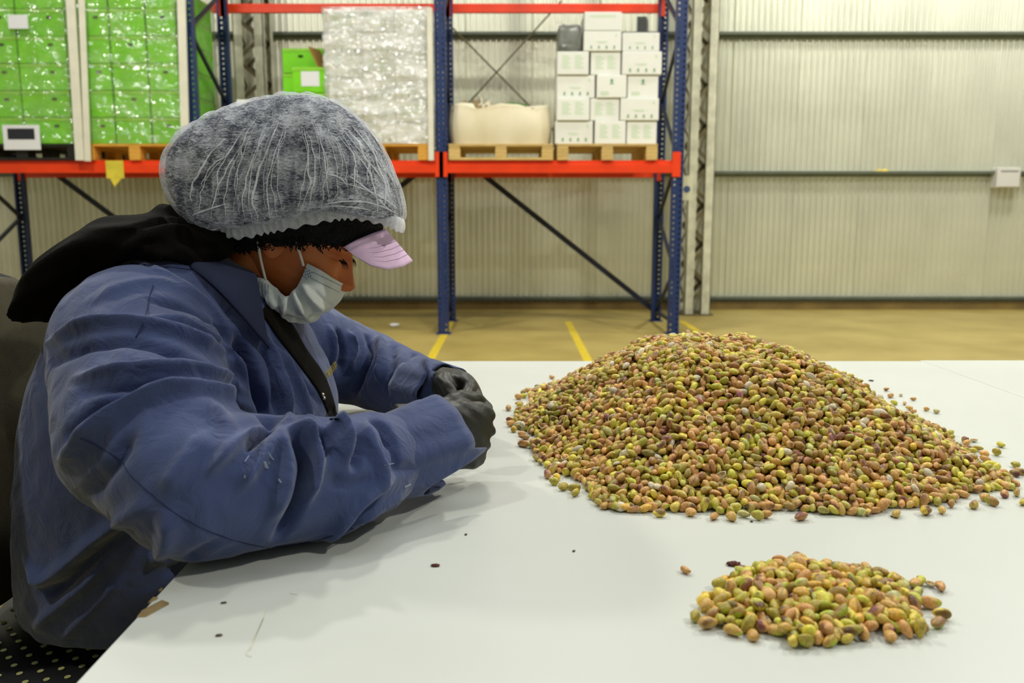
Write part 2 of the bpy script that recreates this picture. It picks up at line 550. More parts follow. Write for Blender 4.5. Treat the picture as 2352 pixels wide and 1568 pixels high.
# ================================================================== cartons
M['green_card'] = mat('green_carton', rgb(122, 214, 0), 0.5, 0, var=0.10, var_scale=7, per_object=0.07)
M['green_lid'] = mat('green_carton_lid', rgb(140, 208, 50), 0.55, 0, var=0.08, var_scale=9)
M['dark_hole'] = mat('carton_hole_dark', rgb(30, 44, 6), 0.9)
M['white_card'] = mat('white_carton', rgb(232, 234, 228), 0.6, 0, var=0.03, var_scale=5, per_object=0.03)
M['green_print'] = mat('green_print', rgb(92, 152, 104), 0.7)
M['pale_print'] = mat('pale_green_print', rgb(196, 220, 186), 0.7)
M['label_white'] = mat('white_label', rgb(228, 230, 236), 0.6)
M['label_black'] = mat('black_print', rgb(30, 34, 44), 0.6)
Z_P = PZ + 0.146
_green_cache = {}
def green_meshes(w, d, h):
    key = (round(w, 3), round(d, 3), round(h, 3))
    if key not in _green_cache:
        bm = bmesh.new(); add_box(bm, (-w / 2, -d / 2, 0), (w / 2, d / 2, h - 0.03), 0.004)
        a = bm_mesh('body', bm); a.materials.append(M['green_card'])
        bm = bmesh.new(); add_box(bm, (-w / 2 - .002, -d / 2 - .004, h - 0.034), (w / 2 + .002, d / 2 + .004, h - .003), 0.003)
        b = bm_mesh('lid', bm); b.materials.append(M['green_lid'])
        bm = bmesh.new(); add_box(bm, (-0.022, -0.003, -0.012), (0.022, 0.001, 0.012), 0.001)
        c = bm_mesh('hand_hole', bm); c.materials.append(M['dark_hole'])
        _green_cache[key] = (a, b, c)
    return _green_cache[key]
def green_carton(x, y, z, w, d, h, label, hole=None, group=None):
    a, b, c = green_meshes(w, d, h)
    o = link('carton', a); o.location = (x, y, z)
    tag(o, label, 'carton', group)
    link('lid', b, None, o)
    if hole is not None:
        hh = link('hand_hole', c, None, o); hh.location = (hole, -d / 2, h - 0.075)
    return o
ORD = ('lowest', 'second', 'third', 'fourth', 'fifth', 'sixth', 'seventh')
def rowtxt(i): return 'bottom row' if i == 0 else ORD[i] + ' row up'
ROWH = 0.237
# stack nearest the worker
xs = [XU(195), XU(263), XU(346), XU(416)]
cols = ('left', 'middle', 'right')
for r in range(6):
    for c in range(3):
        w = xs[c + 1] - xs[c] - 0.018
        green_carton((xs[c] + xs[c + 1]) / 2, YB + 0.02 + 0.25 + random.uniform(-.006, .006), Z_P + r * ROWH, w, 0.5, ROWH - 0.003,
                     'green carton, %s, %s column of the wrapped stack nearest the worker' % (rowtxt(r), cols[c]),
                     hole=(0.02 if (r + c) % 2 == 0 else None), group='green cartons in the wrapped stack nearest the worker')
    w = xs[3] - xs[2] - 0.006
    green_carton((xs[2] + xs[3]) / 2, YB + 0.02 + 0.73, Z_P + r * ROWH, w, 0.42, ROWH - 0.003,
                 'green carton at the back right of the wrapped stack nearest the worker, %s' % rowtxt(r),
                 group='green cartons in the wrapped stack nearest the worker')
xl = [XU(-58), XU(52), XU(164)]
coll = ('outer', 'inner')
for r in range(6):
    for c in range(2):
        w = xl[c + 1] - xl[c] - 0.018
        o = green_carton((xl[c] + xl[c + 1]) / 2, YB + 0.02 + 0.25 + random.uniform(-.006, .006), Z_P + r * ROWH, w, 0.5, ROWH - 0.003,
                         'green carton, %s, %s column of the leftmost wrapped stack' % (rowtxt(r), coll[c]),
                         hole=0.08, group='green cartons in the leftmost wrapped stack')
# labels stuck on the film of the leftmost stack
def sticker(px0, py0, px1, py1, Y, parent_name, label, bars=False):
    p = at_y(px0, py1, Y); q = at_y(px1, py0, Y)
    o = box('sticker', (0, -0.003, 0), (q[0] - p[0], 0, q[2] - p[2]), M['label_white'], None, 0.0008)
    o.location = p
    tag(o, label, 'label')
    if bars:
        W_, H_ = q[0] - p[0], q[2] - p[2]
        box('print', (W_ * .13, -0.0045, H_ * .42), (W_ * .86, -0.003, H_ * .86), M['label_black'], o)
    return o
sticker(20, 34, 63, 66, YB - 0.034, '', 'small white label on the film, upper part of leftmost green stack')
sticker(10, 287, 90, 344, YB - 0.034, '', 'white label with black print low on the leftmost green stack', True)

# loose green cartons behind the hair net
gx0 = XU(624); gx1 = XU(722); gx2 = XU(752)
zt = 1.13 + (490 - 108) / F_PX * YB * 1.0
hh = (zt - Z_P) / 4
GL = 'loose green cartons behind the hair net'
for r in range(4):
    green_carton((gx0 + gx1) / 2 + (0.004 if r % 2 else 0), YB + 0.66, Z_P + r * hh, gx1 - gx0, 0.42, hh - 0.003,
                 'loose green carton behind the hair net, left pile, %s' % ('topmost' if r == 3 else rowtxt(r)), hole=-0.02, group=GL)
for r in range(3):
    o = green_carton(XU(713), YB + 0.045, Z_P + r * hh * 0.985, XU(752) - XU(674), 0.40 if r < 3 else 0.3, hh * 0.985 - 0.003,
                     'loose green carton behind the hair net, right pile, %s' % ('top with white label' if r == 2 else rowtxt(r)), group=GL)
    o.location[1] = YB + 0.225
    if r == 2:
        lb = box('label', (-0.075, -0.003, 0.055), (0.09, 0, 0.185), M['label_white'], o, 0.0008)
        lb.location = (0.0, -0.20, 0)
# the right pile stands in front of the left one: push left pile back
M['brown_card'] = mat('brown_cardboard', rgb(176, 136, 66), 0.8, 0, var=0.1)
fl = bmesh.new()
add_box(fl, (-0.10, -0.15, 0), (0.10, 0.15, 0.006)); 
flap = link('cardboard_sheet', bm_mesh('cardboard_sheet', fl), M['brown_card'])
flap.location = (XU(716) + 0.03, YB + 0.24, Z_P + 2.955 * hh + 0.104); flap.rotation_euler = (0.15, 1.15, 0)
tag(flap, 'bent piece of brown cardboard on top of the loose green cartons', 'cardboard')
wb_ = box('carton', (-0.16, -0.2, 0), (0.16, 0.2, 0.29), M['white_card'], None, 0.004)
zt2 = 1.13 + (490 - 238) / F_PX * YB
wb_.scale = (1, 1, 1)
wb_.location = (XU(582), YB + 0.25, Z_P)
me_ = wb_.data
for v in me_.vertices:
    v.co.z *= (zt2 - Z_P) / 0.29
tag(wb_, 'white carton behind the hair net beside the loose green cartons', 'carton', 'white cartons on the rack')
box('tape', (-0.03, -0.2025, (zt2 - Z_P) - 0.12), (0.03, -0.2, (zt2 - Z_P)), M['brown_card'], wb_)

# white cartons -----------------------------------------------------
def arrow_bm(bm, x, z, s, y):
    pts = [(-.5, 0), (.5, 0), (.5, .12), (.18, .12), (.18, .5), (.42, .5), (0, 1), (-.42, .5), (-.18, .5), (-.18, .12), (-.5, .12)]
    vs = [bm.verts.new((x + px * s * .8, y, z + pz * s)) for px, pz in pts]
    bm.faces.new(vs)
def white_carton(x0, x1, z0, z1, y, d, label, style, group):
    w, h = x1 - x0 - 0.005, z1 - z0 - 0.004
    o = box('carton', (-w / 2, 0, 0), (w / 2, d, h), M['white_card'], None, 0.005)
    o.location = ((x0 + x1) / 2, y, z0)
    tag(o, label, 'carton', group)
    bm = bmesh.new()
    yy = -0.0012
    if style == 'arrows':
        for i in range(4):
            arrow_bm(bm, -w * .30 + w * .205 * i, h * .12, h * .17, yy)
        link('print', bm_mesh('print', bm), M['green_print'], o)
        bm = bmesh.new()
        for i in range(9):
            add_box(bm, (-w * .17 + i * w * .034, yy, h * .44), (-w * .17 + i * w * .034 + w * .022, -0.0002, h * .49))
        add_box(bm, (-w * .12, yy, h * .40), (w * .10, -0.0002, h * .42))
        link('print', bm_mesh('print', bm), M['pale_print'], o)
        bm = bmesh.new()
        arrow_bm(bm, w * .36, h * .72, h * .15, yy)
        link('print', bm_mesh('print', bm), M['pale_print'], o)
    elif style == 'blocks':
        for xa in (-w * .34, w * .06):
            for q in range(6):
                l = w * (.27 if q % 2 == 0 else .20)
                add_box(bm, (xa, yy, h * (.28 + q * .10)), (xa + l, -0.0002, h * (.28 + q * .10 + .045)))
        link('print', bm_mesh('print', bm), M['pale_print'], o)
    elif style == 'single':
        arrow_bm(bm, 0.0, h * .60, h * .26, yy)
        link('print', bm_mesh('print', bm), M['green_print'], o)
        bm = bmesh.new()
        for q in range(3):
            add_box(bm, (-w * .38, yy, h * (.12 + q * .06)), (-w * .10, -0.0002, h * (.12 + q * .06 + .03)))
        link('print', bm_mesh('print', bm), M['pale_print'], o)
    elif style == 'title':
        for q in range(14):
            add_box(bm, (-w * .34 + q * w * .05, yy, h * .70), (-w * .34 + q * w * .05 + w * .03, -0.0002, h * .84))
        link('print', bm_mesh('print', bm), M['pale_print'], o)
    return o
YW = YB + 0.03
def ZU(v, Y=YW): return float(at_y(1176, v, Y)[2])
GW = 'white cartons in the open stack'
rows = [
 (288, 342, [(1275, 1363, 'arrows'), (1366, 1438, 'blocks'), (1440, 1510, 'blocks')]),
 (237, 288, [(1278, 1354, 'blocks'), (1355, 1423, 'blocks'), (1424, 1513, 'arrows')]),
 (184, 237, [(1278, 1366, 'arrows'), (1369, 1438, 'single'), (1440, 1511, 'single')]),
 (130, 184, [(1278, 1351, 'blocks'), (1355, 1424, 'blocks'), (1426, 1517, 'arrows')])]
posn = ('left', 'middle', 'right')
zb = Z_P
zs = [ZU(342), ZU(288), ZU(236), ZU(183), ZU(129), ZU(82), ZU(38)]
off = Z_P - zs[0]
zs = [z + off for z in zs]
for r, (_, _, L_) in enumerate(rows):
    for c, (ua, ub, st) in enumerate(L_):
        white_carton(XU(ua, YW), XU(ub, YW), zs[r], zs[r + 1], YW + (0.0 if (r + c) % 2 else 0.02), 0.45,
                     'white carton, %s, %s end of the open stack beside the bulk bag' % (rowtxt(r), posn[c]) if c != 1 else
                     'white carton, %s, middle of the open stack beside the bulk bag' % rowtxt(r), st, GW)
white_carton(XU(1338, YW), XU(1424, YW), zs[4], zs[5], YW, 0.45, 'white carton with green arrows under the topmost carton of the open stack', 'arrows', GW)
white_carton(XU(1339, YW), XU(1424, YW), zs[5], zs[6], YW, 0.45, 'topmost white carton of the open stack beside the bulk bag', 'title', GW)
white_carton(XU(1426, YW), XU(1511, YW), zs[4], zs[5] - 0.012, YW + .01, 0.45, 'white carton on the right end of the open stack, top of its column', 'arrows', GW)
# film-wrapped grey parcel on the open stack
def lump(nx=18, ny=12, nz=14, sx_=.2, sy_=.2, sz_=.2, p=3.2, amp=0.02, seed=0):
    V = []; nu, nv = 40, 24
    r_ = np.random.default_rng(seed)
    ph = r_.uniform(0, 6.28, 12)
    for i in range(nu):
        th = 2 * math.pi * i / nu
        for j_ in range(nv):
            la = -math.pi / 2 + math.pi * j_ / (nv - 1)
            c, s = math.cos(la), math.sin(la)
            a = abs(math.cos(th)) ** (2 / p) * np.sign(math.cos(th)); b = abs(math.sin(th)) ** (2 / p) * np.sign(math.sin(th))
            cl = abs(c) ** (2 / p); sl = abs(s) ** (2 / p) * np.sign(s)
            n_ = 1 + amp * (math.sin(5 * th + 4 * la + ph[0]) + math.sin(9 * th - 7 * la + ph[1]) + 0.7 * math.sin(13 * la + 3 * th + ph[2]))
            V.append((sx_ * cl * a * n_, sy_ * cl * b * n_, sz_ * (sl * n_ + 1)))
    return V, grid_faces(nu, nv, True)
M['grey_wrap'] = mat('grey_film_parcel', rgb(120, 124, 118), 0.25, 0, var=0.25, var_scale=9, bump=0.5, bump_scale=18)
V_, F_ = lump(sx_=.105, sy_=.18, sz_=.122, p=6.5, amp=.022, seed=3)
gp = link('wrapped_parcel', mesh_from('wrapped_parcel', V_, F_, True), M['grey_wrap'])
gp.location = (XU(1309, YW) - .006, YW + 0.2, zs[4])
tag(gp, 'grey film wrapped parcel on the left end of the open carton stack', 'parcel')

# film wrapped white stack
GWW = 'white cartons in the film wrapped stack'
xw = [XU(758, YW), XU(834, YW), XU(909, YW), XU(984, YW)]
zz = [Z_P + i * ((ZU(20) - Z_P) / 6) for i in range(7)]
for r in range(6):
    for c in range(3):
        white_carton(xw[c], xw[c + 1], zz[r], zz[r + 1], YW + 0.01 + random.uniform(0, .008), 0.45,
                     'white carton, %s, %s column of the film wrapped white stack' % (rowtxt(r), cols[c]),
                     'arrows' if r % 2 == 0 else 'blocks', GWW)
# stretch film shells
def film_mat(name, tint, body, strength, scale, gloss):
    m = bpy.data.materials.new(name)
    nt, N, L, B = nodes_of(m)
    out = [n for n in N if n.type == 'OUTPUT_MATERIAL'][0]
    tr = N.new('ShaderNodeBsdfTransparent')
    tr.inputs[0].default_value = (0.97, 0.98, 0.96, 1)
    B.inputs['Base Color'].default_value = tint
    B.inputs['Roughness'].default_value = 0.6
    B.inputs['Specular IOR Level'].default_value = 0.2
    tc = N.new('ShaderNodeTexCoord')
    mp = N.new('ShaderNodeMapping'); mp.inputs['Scale'].default_value = (1.0, 1.0, 2.0)
    L.new(tc.outputs['Object'], mp.inputs['Vector'])
    nz = N.new('ShaderNodeTexNoise'); nz.inputs['Scale'].default_value = scale; nz.inputs['Detail'].default_value = 2.5
    nz.inputs['Roughness'].default_value = 0.5
    L.new(mp.outputs['Vector'], nz.inputs['Vector'])
    bp = N.new('ShaderNodeBump'); bp.inputs['Strength'].default_value = strength; bp.inputs['Distance'].default_value = 0.12
    L.new(nz.outputs['Fac'], bp.inputs['Height'])
    gl = N.new('ShaderNodeBsdfGlossy'); gl.inputs['Roughness'].default_value = 0.13
    L.new(bp.outputs['Normal'], gl.inputs['Normal'])
    nz2 = N.new('ShaderNodeTexNoise'); nz2.inputs['Scale'].default_value = 4.5; nz2.inputs['Detail'].default_value = 3
    L.new(mp.outputs['Vector'], nz2.inputs['Vector'])
    mr = N.new('ShaderNodeMapRange')
    mr.inputs['From Min'].default_value = 0.35; mr.inputs['From Max'].default_value = 0.7
    mr.inputs['To Min'].default_value = body * 0.4; mr.inputs['To Max'].default_value = body * 1.9
    L.new(nz2.outputs['Fac'], mr.inputs['Value'])
    mix = N.new('ShaderNodeMixShader')
    L.new(mr.outputs['Result'], mix.inputs['Fac']); L.new(tr.outputs[0], mix.inputs[1]); L.new(B.outputs[0], mix.inputs[2])
    m2 = N.new('ShaderNodeMixShader'); m2.inputs['Fac'].default_value = gloss
    L.new(mix.outputs[0], m2.inputs[1]); L.new(gl.outputs[0], m2.inputs[2])
    L.new(m2.outputs[0], out.inputs['Surface'])
    return m
M['film_green'] = film_mat('stretch_film_clear', rgb(215, 228, 190), 0.10, 1.0, 7, .14)
M['film_white'] = film_mat('stretch_film_white', rgb(248, 250, 250), 0.42, 1.0, 7, .24)
def film(x0, x1, y0, y1, z0, z1, m, label):
    """wrapped sheet around front, sides and back with horizontal pulls"""
    per = [(x0, y0), (x1, y0), (x1, y1), (x0, y1)]
    P = []
    for i in range(4):
        a = np.array(per[i]); b = np.array(per[(i + 1) % 4])
        n = max(2, int(np.linalg.norm(b - a) / 0.03))
        for k4 in range(n):
            P.append(a + (b - a) * k4 / n)
    P = np.array(P); nu = len(P); nv = int((z1 - z0) / 0.03)
    c = P.mean(0)
    V = []
    for i in range(nu):
        d = P[i] - c; d /= np.linalg.norm(d)
        for j_ in range(nv):
            z = z0 + (z1 - z0) * j_ / (nv - 1)
            o_ = 0.020 + 0.006 * math.sin(z * 31 + i * .13) + 0.005 * math.sin(z * 75 - i * .31) + RNG.uniform(-.0045, .0045)
            V.append((P[i][0] + d[0] * o_, P[i][1] + d[1] * o_, z))
    o = link('stretch_film', mesh_from('stretch_film', V, grid_faces(nu, nv, True), True), m)
    tag(o, label, 'plastic film')
    return o
film(XU(193), XU(418), YB + 0.002, YB + 0.98, Z_P + 0.002, Z_P + 6 * ROWH + 0.05, M['film_green'], 'clear stretch film around the green stack nearest the worker')
film(XU(-60), XU(166), YB + 0.002, YB + 0.56, Z_P + 0.002, Z_P + 6 * ROWH + 0.05, M['film_green'], 'clear stretch film around the leftmost green stack')
film(XU(754, YW), XU(988, YW), YW - 0.020, YW + 0.5, Z_P + 0.002, zz[6] + 0.012, M['film_white'], 'shiny crinkled film around the white carton stack')
# cardboard edge protectors
M['edge_board'] = mat('white_edge_board', rgb(226, 224, 208), 0.6, 0, var=0.05)
def edge_board(u0, v0, u1, v1, side, label, wd=0.075, yo=-0.06):
    a = at_y(u0, v0, YB + yo); b = at_y(u1, v1, YB + yo)
    bm = bmesh.new()
    add_bar(bm, a, b, wd, 0.006, up=(0, 1, 0))
    add_bar(bm, a + np.array((side * wd / 2, .012, 0)), b + np.array((side * wd / 2, .012, 0)), 0.006, .024, up=(0, 1, 0))
    o = link('edge_protector', bm_mesh('edge_protector', bm), M['edge_board'])
    tag(o, label, 'edge protector')
edge_board(160, -12, 183, 368, 1, 'white cardboard edge protector on the inner corner of leftmost green stack')
edge_board(187, -12, 202, 370, -1, 'white cardboard edge protector on the left corner of stack nearest worker', 0.055)
edge_board(415, -12, 425, 345, 1, 'white cardboard edge protector on the right corner of stack nearest worker', 0.066)
edge_board(986, 18, 990, 368, 1, 'white cardboard edge protector on the film wrapped white stack', 0.045, -0.018)

# bulk bag -----------------------------------------------------------
M['bag'] = mat('cream_woven_bag', rgb(220, 210, 178), 0.85, 0, col2=rgb(234, 226, 200), var_scale=4, bump=0.25, bump_scale=120, stretch=(1, 1, 0.6))
M['bag_dark'] = mat('brown_bag_top', rgb(140, 122, 82), 0.85, 0, var=0.25, var_scale=8)
bagx0, bagx1 = XU(1027), XU(1271)
bw_, bh_ = (bagx1 - bagx0) / 2, ZU(238, YB) - Z_P
V = []; nu, nv = 96, 48
for i in range(nu):
    th = 2 * math.pi * i / nu
    for j_ in range(nv):
        t = j_ / (nv - 1)
        if t < 0.62:
            s = t / 0.62
            prof = 0.965 + 0.035 * math.sin(math.pi * min(1, s * 1.05)); z = bh_ * 0.92 * s
        else:
            s = (t - 0.62) / 0.38
            prof = max(0.0, 0.962 * (1 - s ** 4.0)); z = bh_ * (0.92 + 0.08 * s ** 0.5)
        p = 5.5
        ca, sa = math.cos(th), math.sin(th)
        a = abs(ca) ** (2 / p) * np.sign(ca); b = abs(sa) ** (2 / p) * np.sign(sa)
        wr = 0.012 * math.sin(9 * th + 5 * t) * t + 0.010 * math.sin(23 * th + 2 * t) * t ** 2
        zz_ = z + (0.035 * math.sin(3 * a * 2 + 1.0) + 0.02 * math.sin(11 * a + 3 * b)) * max(0, t - .4) * 1.6 - 0.05 * max(0, a - 0.3) * max(0, t - .5)
        V.append((bw_ * prof * a * (1 + wr), 0.5 * prof * b * (1 + wr), zz_))
bag = link('bulk_bag', mesh_from('bulk_bag', V, grid_faces(nu, nv, True), True), M['bag'])
bag.location = ((bagx0 + bagx1) / 2, YB + 0.52, Z_P + 0.002)
tag(bag, 'cream woven bulk bag slumped on a pallet on the rack', 'sack')
# gathered neck and lifting loops on the top
def ruffle(x0, x1, y0, y1, zb_, zt_, seed, m, name, label=None):
    r_ = np.random.default_rng(seed); V = []
    nu, nv = 48, 9
    for i in range(nu):
        a = i / (nu - 1)
        env = math.sin(math.pi * a) ** 0.6
        for j_ in range(nv):
            b = j_ / (nv - 1)
            V.append((x0 + (x1 - x0) * a + 0.02 * math.sin(17 * a + 5 * b), y0 + (y1 - y0) * b + 0.03 * math.sin(11 * a + seed),
                      zb_ + (zt_ - zb_) * env * math.sin(math.pi * (0.1 + 0.8 * b)) * (0.7 + 0.3 * math.sin(21 * a + seed))))
    o = link(name, mesh_from(name, V, grid_faces(nu, nv), True), m, bag)
    sd = o.modifiers.new('t', 'SOLIDIFY'); sd.thickness = 0.006
    return o
ruffle(-bw_ * .93, -bw_ * .15, -0.42, 0.1, bh_ * .86, bh_ * 1.24, 2, M['bag_dark'], 'folded_top')
ruffle(-bw_ * .62, -bw_ * .12, -0.30, 0.2, bh_ * .90, bh_ * 1.34, 5, M['bag'], 'gathered_neck')
ruffle(-bw_ * .25, bw_ * .80, -0.35, 0.3, bh_ * .88, bh_ * 1.12, 9, M['bag_dark'], 'folded_top')
M['green_strap'] = mat('green_strap', rgb(60, 120, 30), 0.7)
link('lifting_loop', tube_mesh('lifting_loop', spline([(bw_ * .02, -.30, bh_ * .99), (bw_ * .14, -.32, bh_ * 1.045), (bw_ * .3, -.32, bh_ * 1.04), (bw_ * .5, -.3, bh_ * 1.0)], 12), 0.016, 8), M['green_strap'], bag)

# paper scrap on floor
sp_ = at_z(906, 749, 0.0)
V_, F_ = lump(sx_=.05, sy_=.05, sz_=.014, p=2.4, amp=.05, seed=9)
ps = link('paper_scrap', mesh_from('paper_scrap', V_, F_, True), mat('white_paper', rgb(238, 238, 240), 0.6))
ps.location = sp_ + np.array((0, 0, 0.0005))
tag(ps, 'small white paper scrap on the floor behind the worker', 'litter')

# thin tie rods crossing the wall behind the rack
for (a, b, lb) in (((1012, 36), (1290, 318), 'thin rusty tie rod falling to the right behind the bulk bag'), ((1290, 2), (1046, 270), 'thin rusty tie rod rising to the right behind the bulk bag')):
    rd = link('trim_4' if a[0] < 1100 else 'trim_5', tube_mesh('tie_rod', [at_y(a[0], a[1], WALL_Y - .16), at_y(b[0], b[1], WALL_Y - .16)], .009, 8), M['dark_steel'])
    tag(rd, lb, kind='structure')
# ================================================================== table
M['laminate'] = mat('white_laminate', rgb(206, 210, 204), 0.38, 0, col2=rgb(201, 205, 198), var_scale=3, bump=0.02, bump_scale=300)
M['edge_band'] = mat('brown_board_edge', rgb(120, 84, 50), 0.7, 0, var=0.2, var_scale=40)
M['chip'] = mat('bare_board_brown', rgb(150, 132, 92), 0.8, 0, col2=rgb(122, 98, 60), var_scale=60)
M['steel_leg'] = mat('grey_table_leg', rgb(120, 122, 120), 0.45, 0.4)
TZ = 0.75
TX0, TY1 = -0.357, float(at_z(1500, 829.0, TZ)[1])
def make_table(x0, x1, y0, y1, label):
    root = empty('work_table', ((x0 + x1) / 2, (y0 + y1) / 2, 0))
    tag(root, label, 'table')
    w, d = (x1 - x0) / 2, (y1 - y0) / 2
    box('tabletop', (-w, -d, TZ - 0.012), (w, d, TZ), M['laminate'], root, 0.0008)
    box('board_core', (-w + .001, -d + .001, TZ - 0.034), (w - .001, d - .001, TZ - 0.0121), M['edge_band'], root)
    for sx_ in (-1, 1):
        for sy_ in (-1, 1):
            a = sx_ * (w - 0.16); b = sy_ * (d - 0.16)
            box('leg', (a - .022, b - .022, 0.0), (a + .022, b + .022, TZ - 0.034), M['steel_leg'], root, 0.003)
    for sy_ in (-1, 1):
        b = sy_ * (d - 0.16)
        box('apron', (-w + .16, b - .012, TZ - 0.085), (w - .16, b + .012, TZ - 0.034), M['steel_leg'], root)
    return root
SEAM_X = float(at_z(2115, 828, TZ)[0])
table = make_table(TX0, SEAM_X - 0.0006, 0.30, TY1, 'large white laminate work table carrying the pistachio heaps')
table2 = make_table(SEAM_X + 0.0006, SEAM_X + 1.2, 0.30, TY1 + 0.012, 'second white table butted against the far right end of the work table')
# chipped laminate at the left edge (a worn patch and a smaller one)
def chip(pts, name='worn_chip'):
    P = [at_z(u, v, TZ) for u, v in pts]
    n = len(P)
    c = np.mean(P, 0)
    V = [p + np.array((0, 0, 0.0004)) for p in P] + [p - np.array((0, 0, 0.001)) for p in P]
    Fc = [tuple(range(n))] + [tuple(range(2 * n - 1, n - 1, -1))] + [(i, i + n, (i + 1) % n + n, (i + 1) % n) for i in range(n)]
    me = mesh_from(name, V, Fc)
    bm = bmesh.new(); bm.from_mesh(me); bmesh.ops.recalc_face_normals(bm, faces=bm.faces[:]); bm.to_mesh(me); bm.free()
    o = link(name, me, M['chip'], table)
    o.location = -np.array(table.location)
    o['label'] = 'brown patch where the white laminate is chipped'
    return o
chip([(314, 1418), (326, 1402), (352, 1388), (372, 1378), (388, 1384), (388, 1388), (360, 1403), (335, 1417)])
chip([(340, 1384), (352, 1371), (364, 1372), (360, 1377), (347, 1383)])
chip([(364, 1356), (372, 1349), (373, 1354)])
# faint scuffs: shallow scratch ribbons
M['scuff'] = mat('scuff_mark', rgb(198, 198, 180), 0.6)
def scuff(pts, w=0.0012):
    P = spline([at_z(u, v, TZ) for u, v in pts], 14)
    V = []; 
    for i, p in enumerate(P):
        t = P[min(i + 1, 13)] - P[max(i - 1, 0)]; n_ = np.array((-t[1], t[0], 0)); n_ /= np.linalg.norm(n_) + 1e-9
        V += [p + n_ * w / 2 + np.array((0, 0, .0003)), p - n_ * w / 2 + np.array((0, 0, .0003))]
    o = link('scratch', mesh_from('scratch', V, grid_faces(14, 2)), M['scuff'], table)
    o.location = -np.array(table.location)
scuff([(612, 1400), (600, 1430), (578, 1478), (566, 1502), (578, 1508)])
scuff([(606, 1420), (592, 1452), (580, 1480), (574, 1494)])
scuff([(666, 1362), (674, 1364), (684, 1365)], .0016)

# ================================================================== pistachios
PAL = [((206, 160, 92), .26), ((198, 146, 86), .17), ((182, 166, 70), .16), ((196, 196, 66), .13), ((222, 206, 76), .08),
       ((156, 100, 72), .07), ((146, 126, 56), .06), ((226, 180, 66), .05), ((190, 194, 128), .03)]
PCOL = np.minimum(.95, 1.12 * np.array([[lin(x) for x in c] for c, _ in PAL])); PPR = np.array([p for _, p in PAL]); PPR /= PPR.sum()
PURPLE = np.array([lin(x) for x in (116, 50, 74)])
GREEN = np.array([lin(x) for x in (176, 192, 44)])
CREAM = np.array([lin(x) for x in (226, 214, 182)])
BROWN = np.array([lin(x) for x in (104, 62, 38)])

def m_nut():
    m = bpy.data.materials.new('pistachio_skin')
    nt, N, L, B = nodes_of(m)
    at = N.new('ShaderNodeVertexColor'); at.layer_name = 'skin'
    tc = N.new('ShaderNodeNewGeometry')
    nz = N.new('ShaderNodeTexNoise'); nz.inputs['Scale'].default_value = 420; nz.inputs['Detail'].default_value = 4
    L.new(tc.outputs['Position'], nz.inputs['Vector'])
    mr = N.new('ShaderNodeMapRange'); mr.inputs['From Min'].default_value = .3; mr.inputs['From Max'].default_value = .7
    mr.inputs['To Min'].default_value = 0.72; mr.inputs['To Max'].default_value = 1.18
    L.new(nz.outputs['Fac'], mr.inputs['Value'])
    mx = N.new('ShaderNodeMix'); mx.data_type = 'RGBA'; mx.blend_type = 'MULTIPLY'; mx.inputs['Factor'].default_value = 1
    L.new(at.outputs['Color'], mx.inputs[6]); L.new(mr.outputs['Result'], mx.inputs[7])
    L.new(mx.outputs[2], B.inputs['Base Color'])
    B.inputs['Roughness'].default_value = 0.36
    B.inputs['Specular IOR Level'].default_value = 0.45
    bp = N.new('ShaderNodeBump'); bp.inputs['Strength'].default_value = 0.35; bp.inputs['Distance'].default_value = 0.0015
    L.new(nz.outputs['Fac'], bp.inputs['Height']); L.new(bp.outputs['Normal'], B.inputs['Normal'])
    return m
M['nut'] = m_nut()

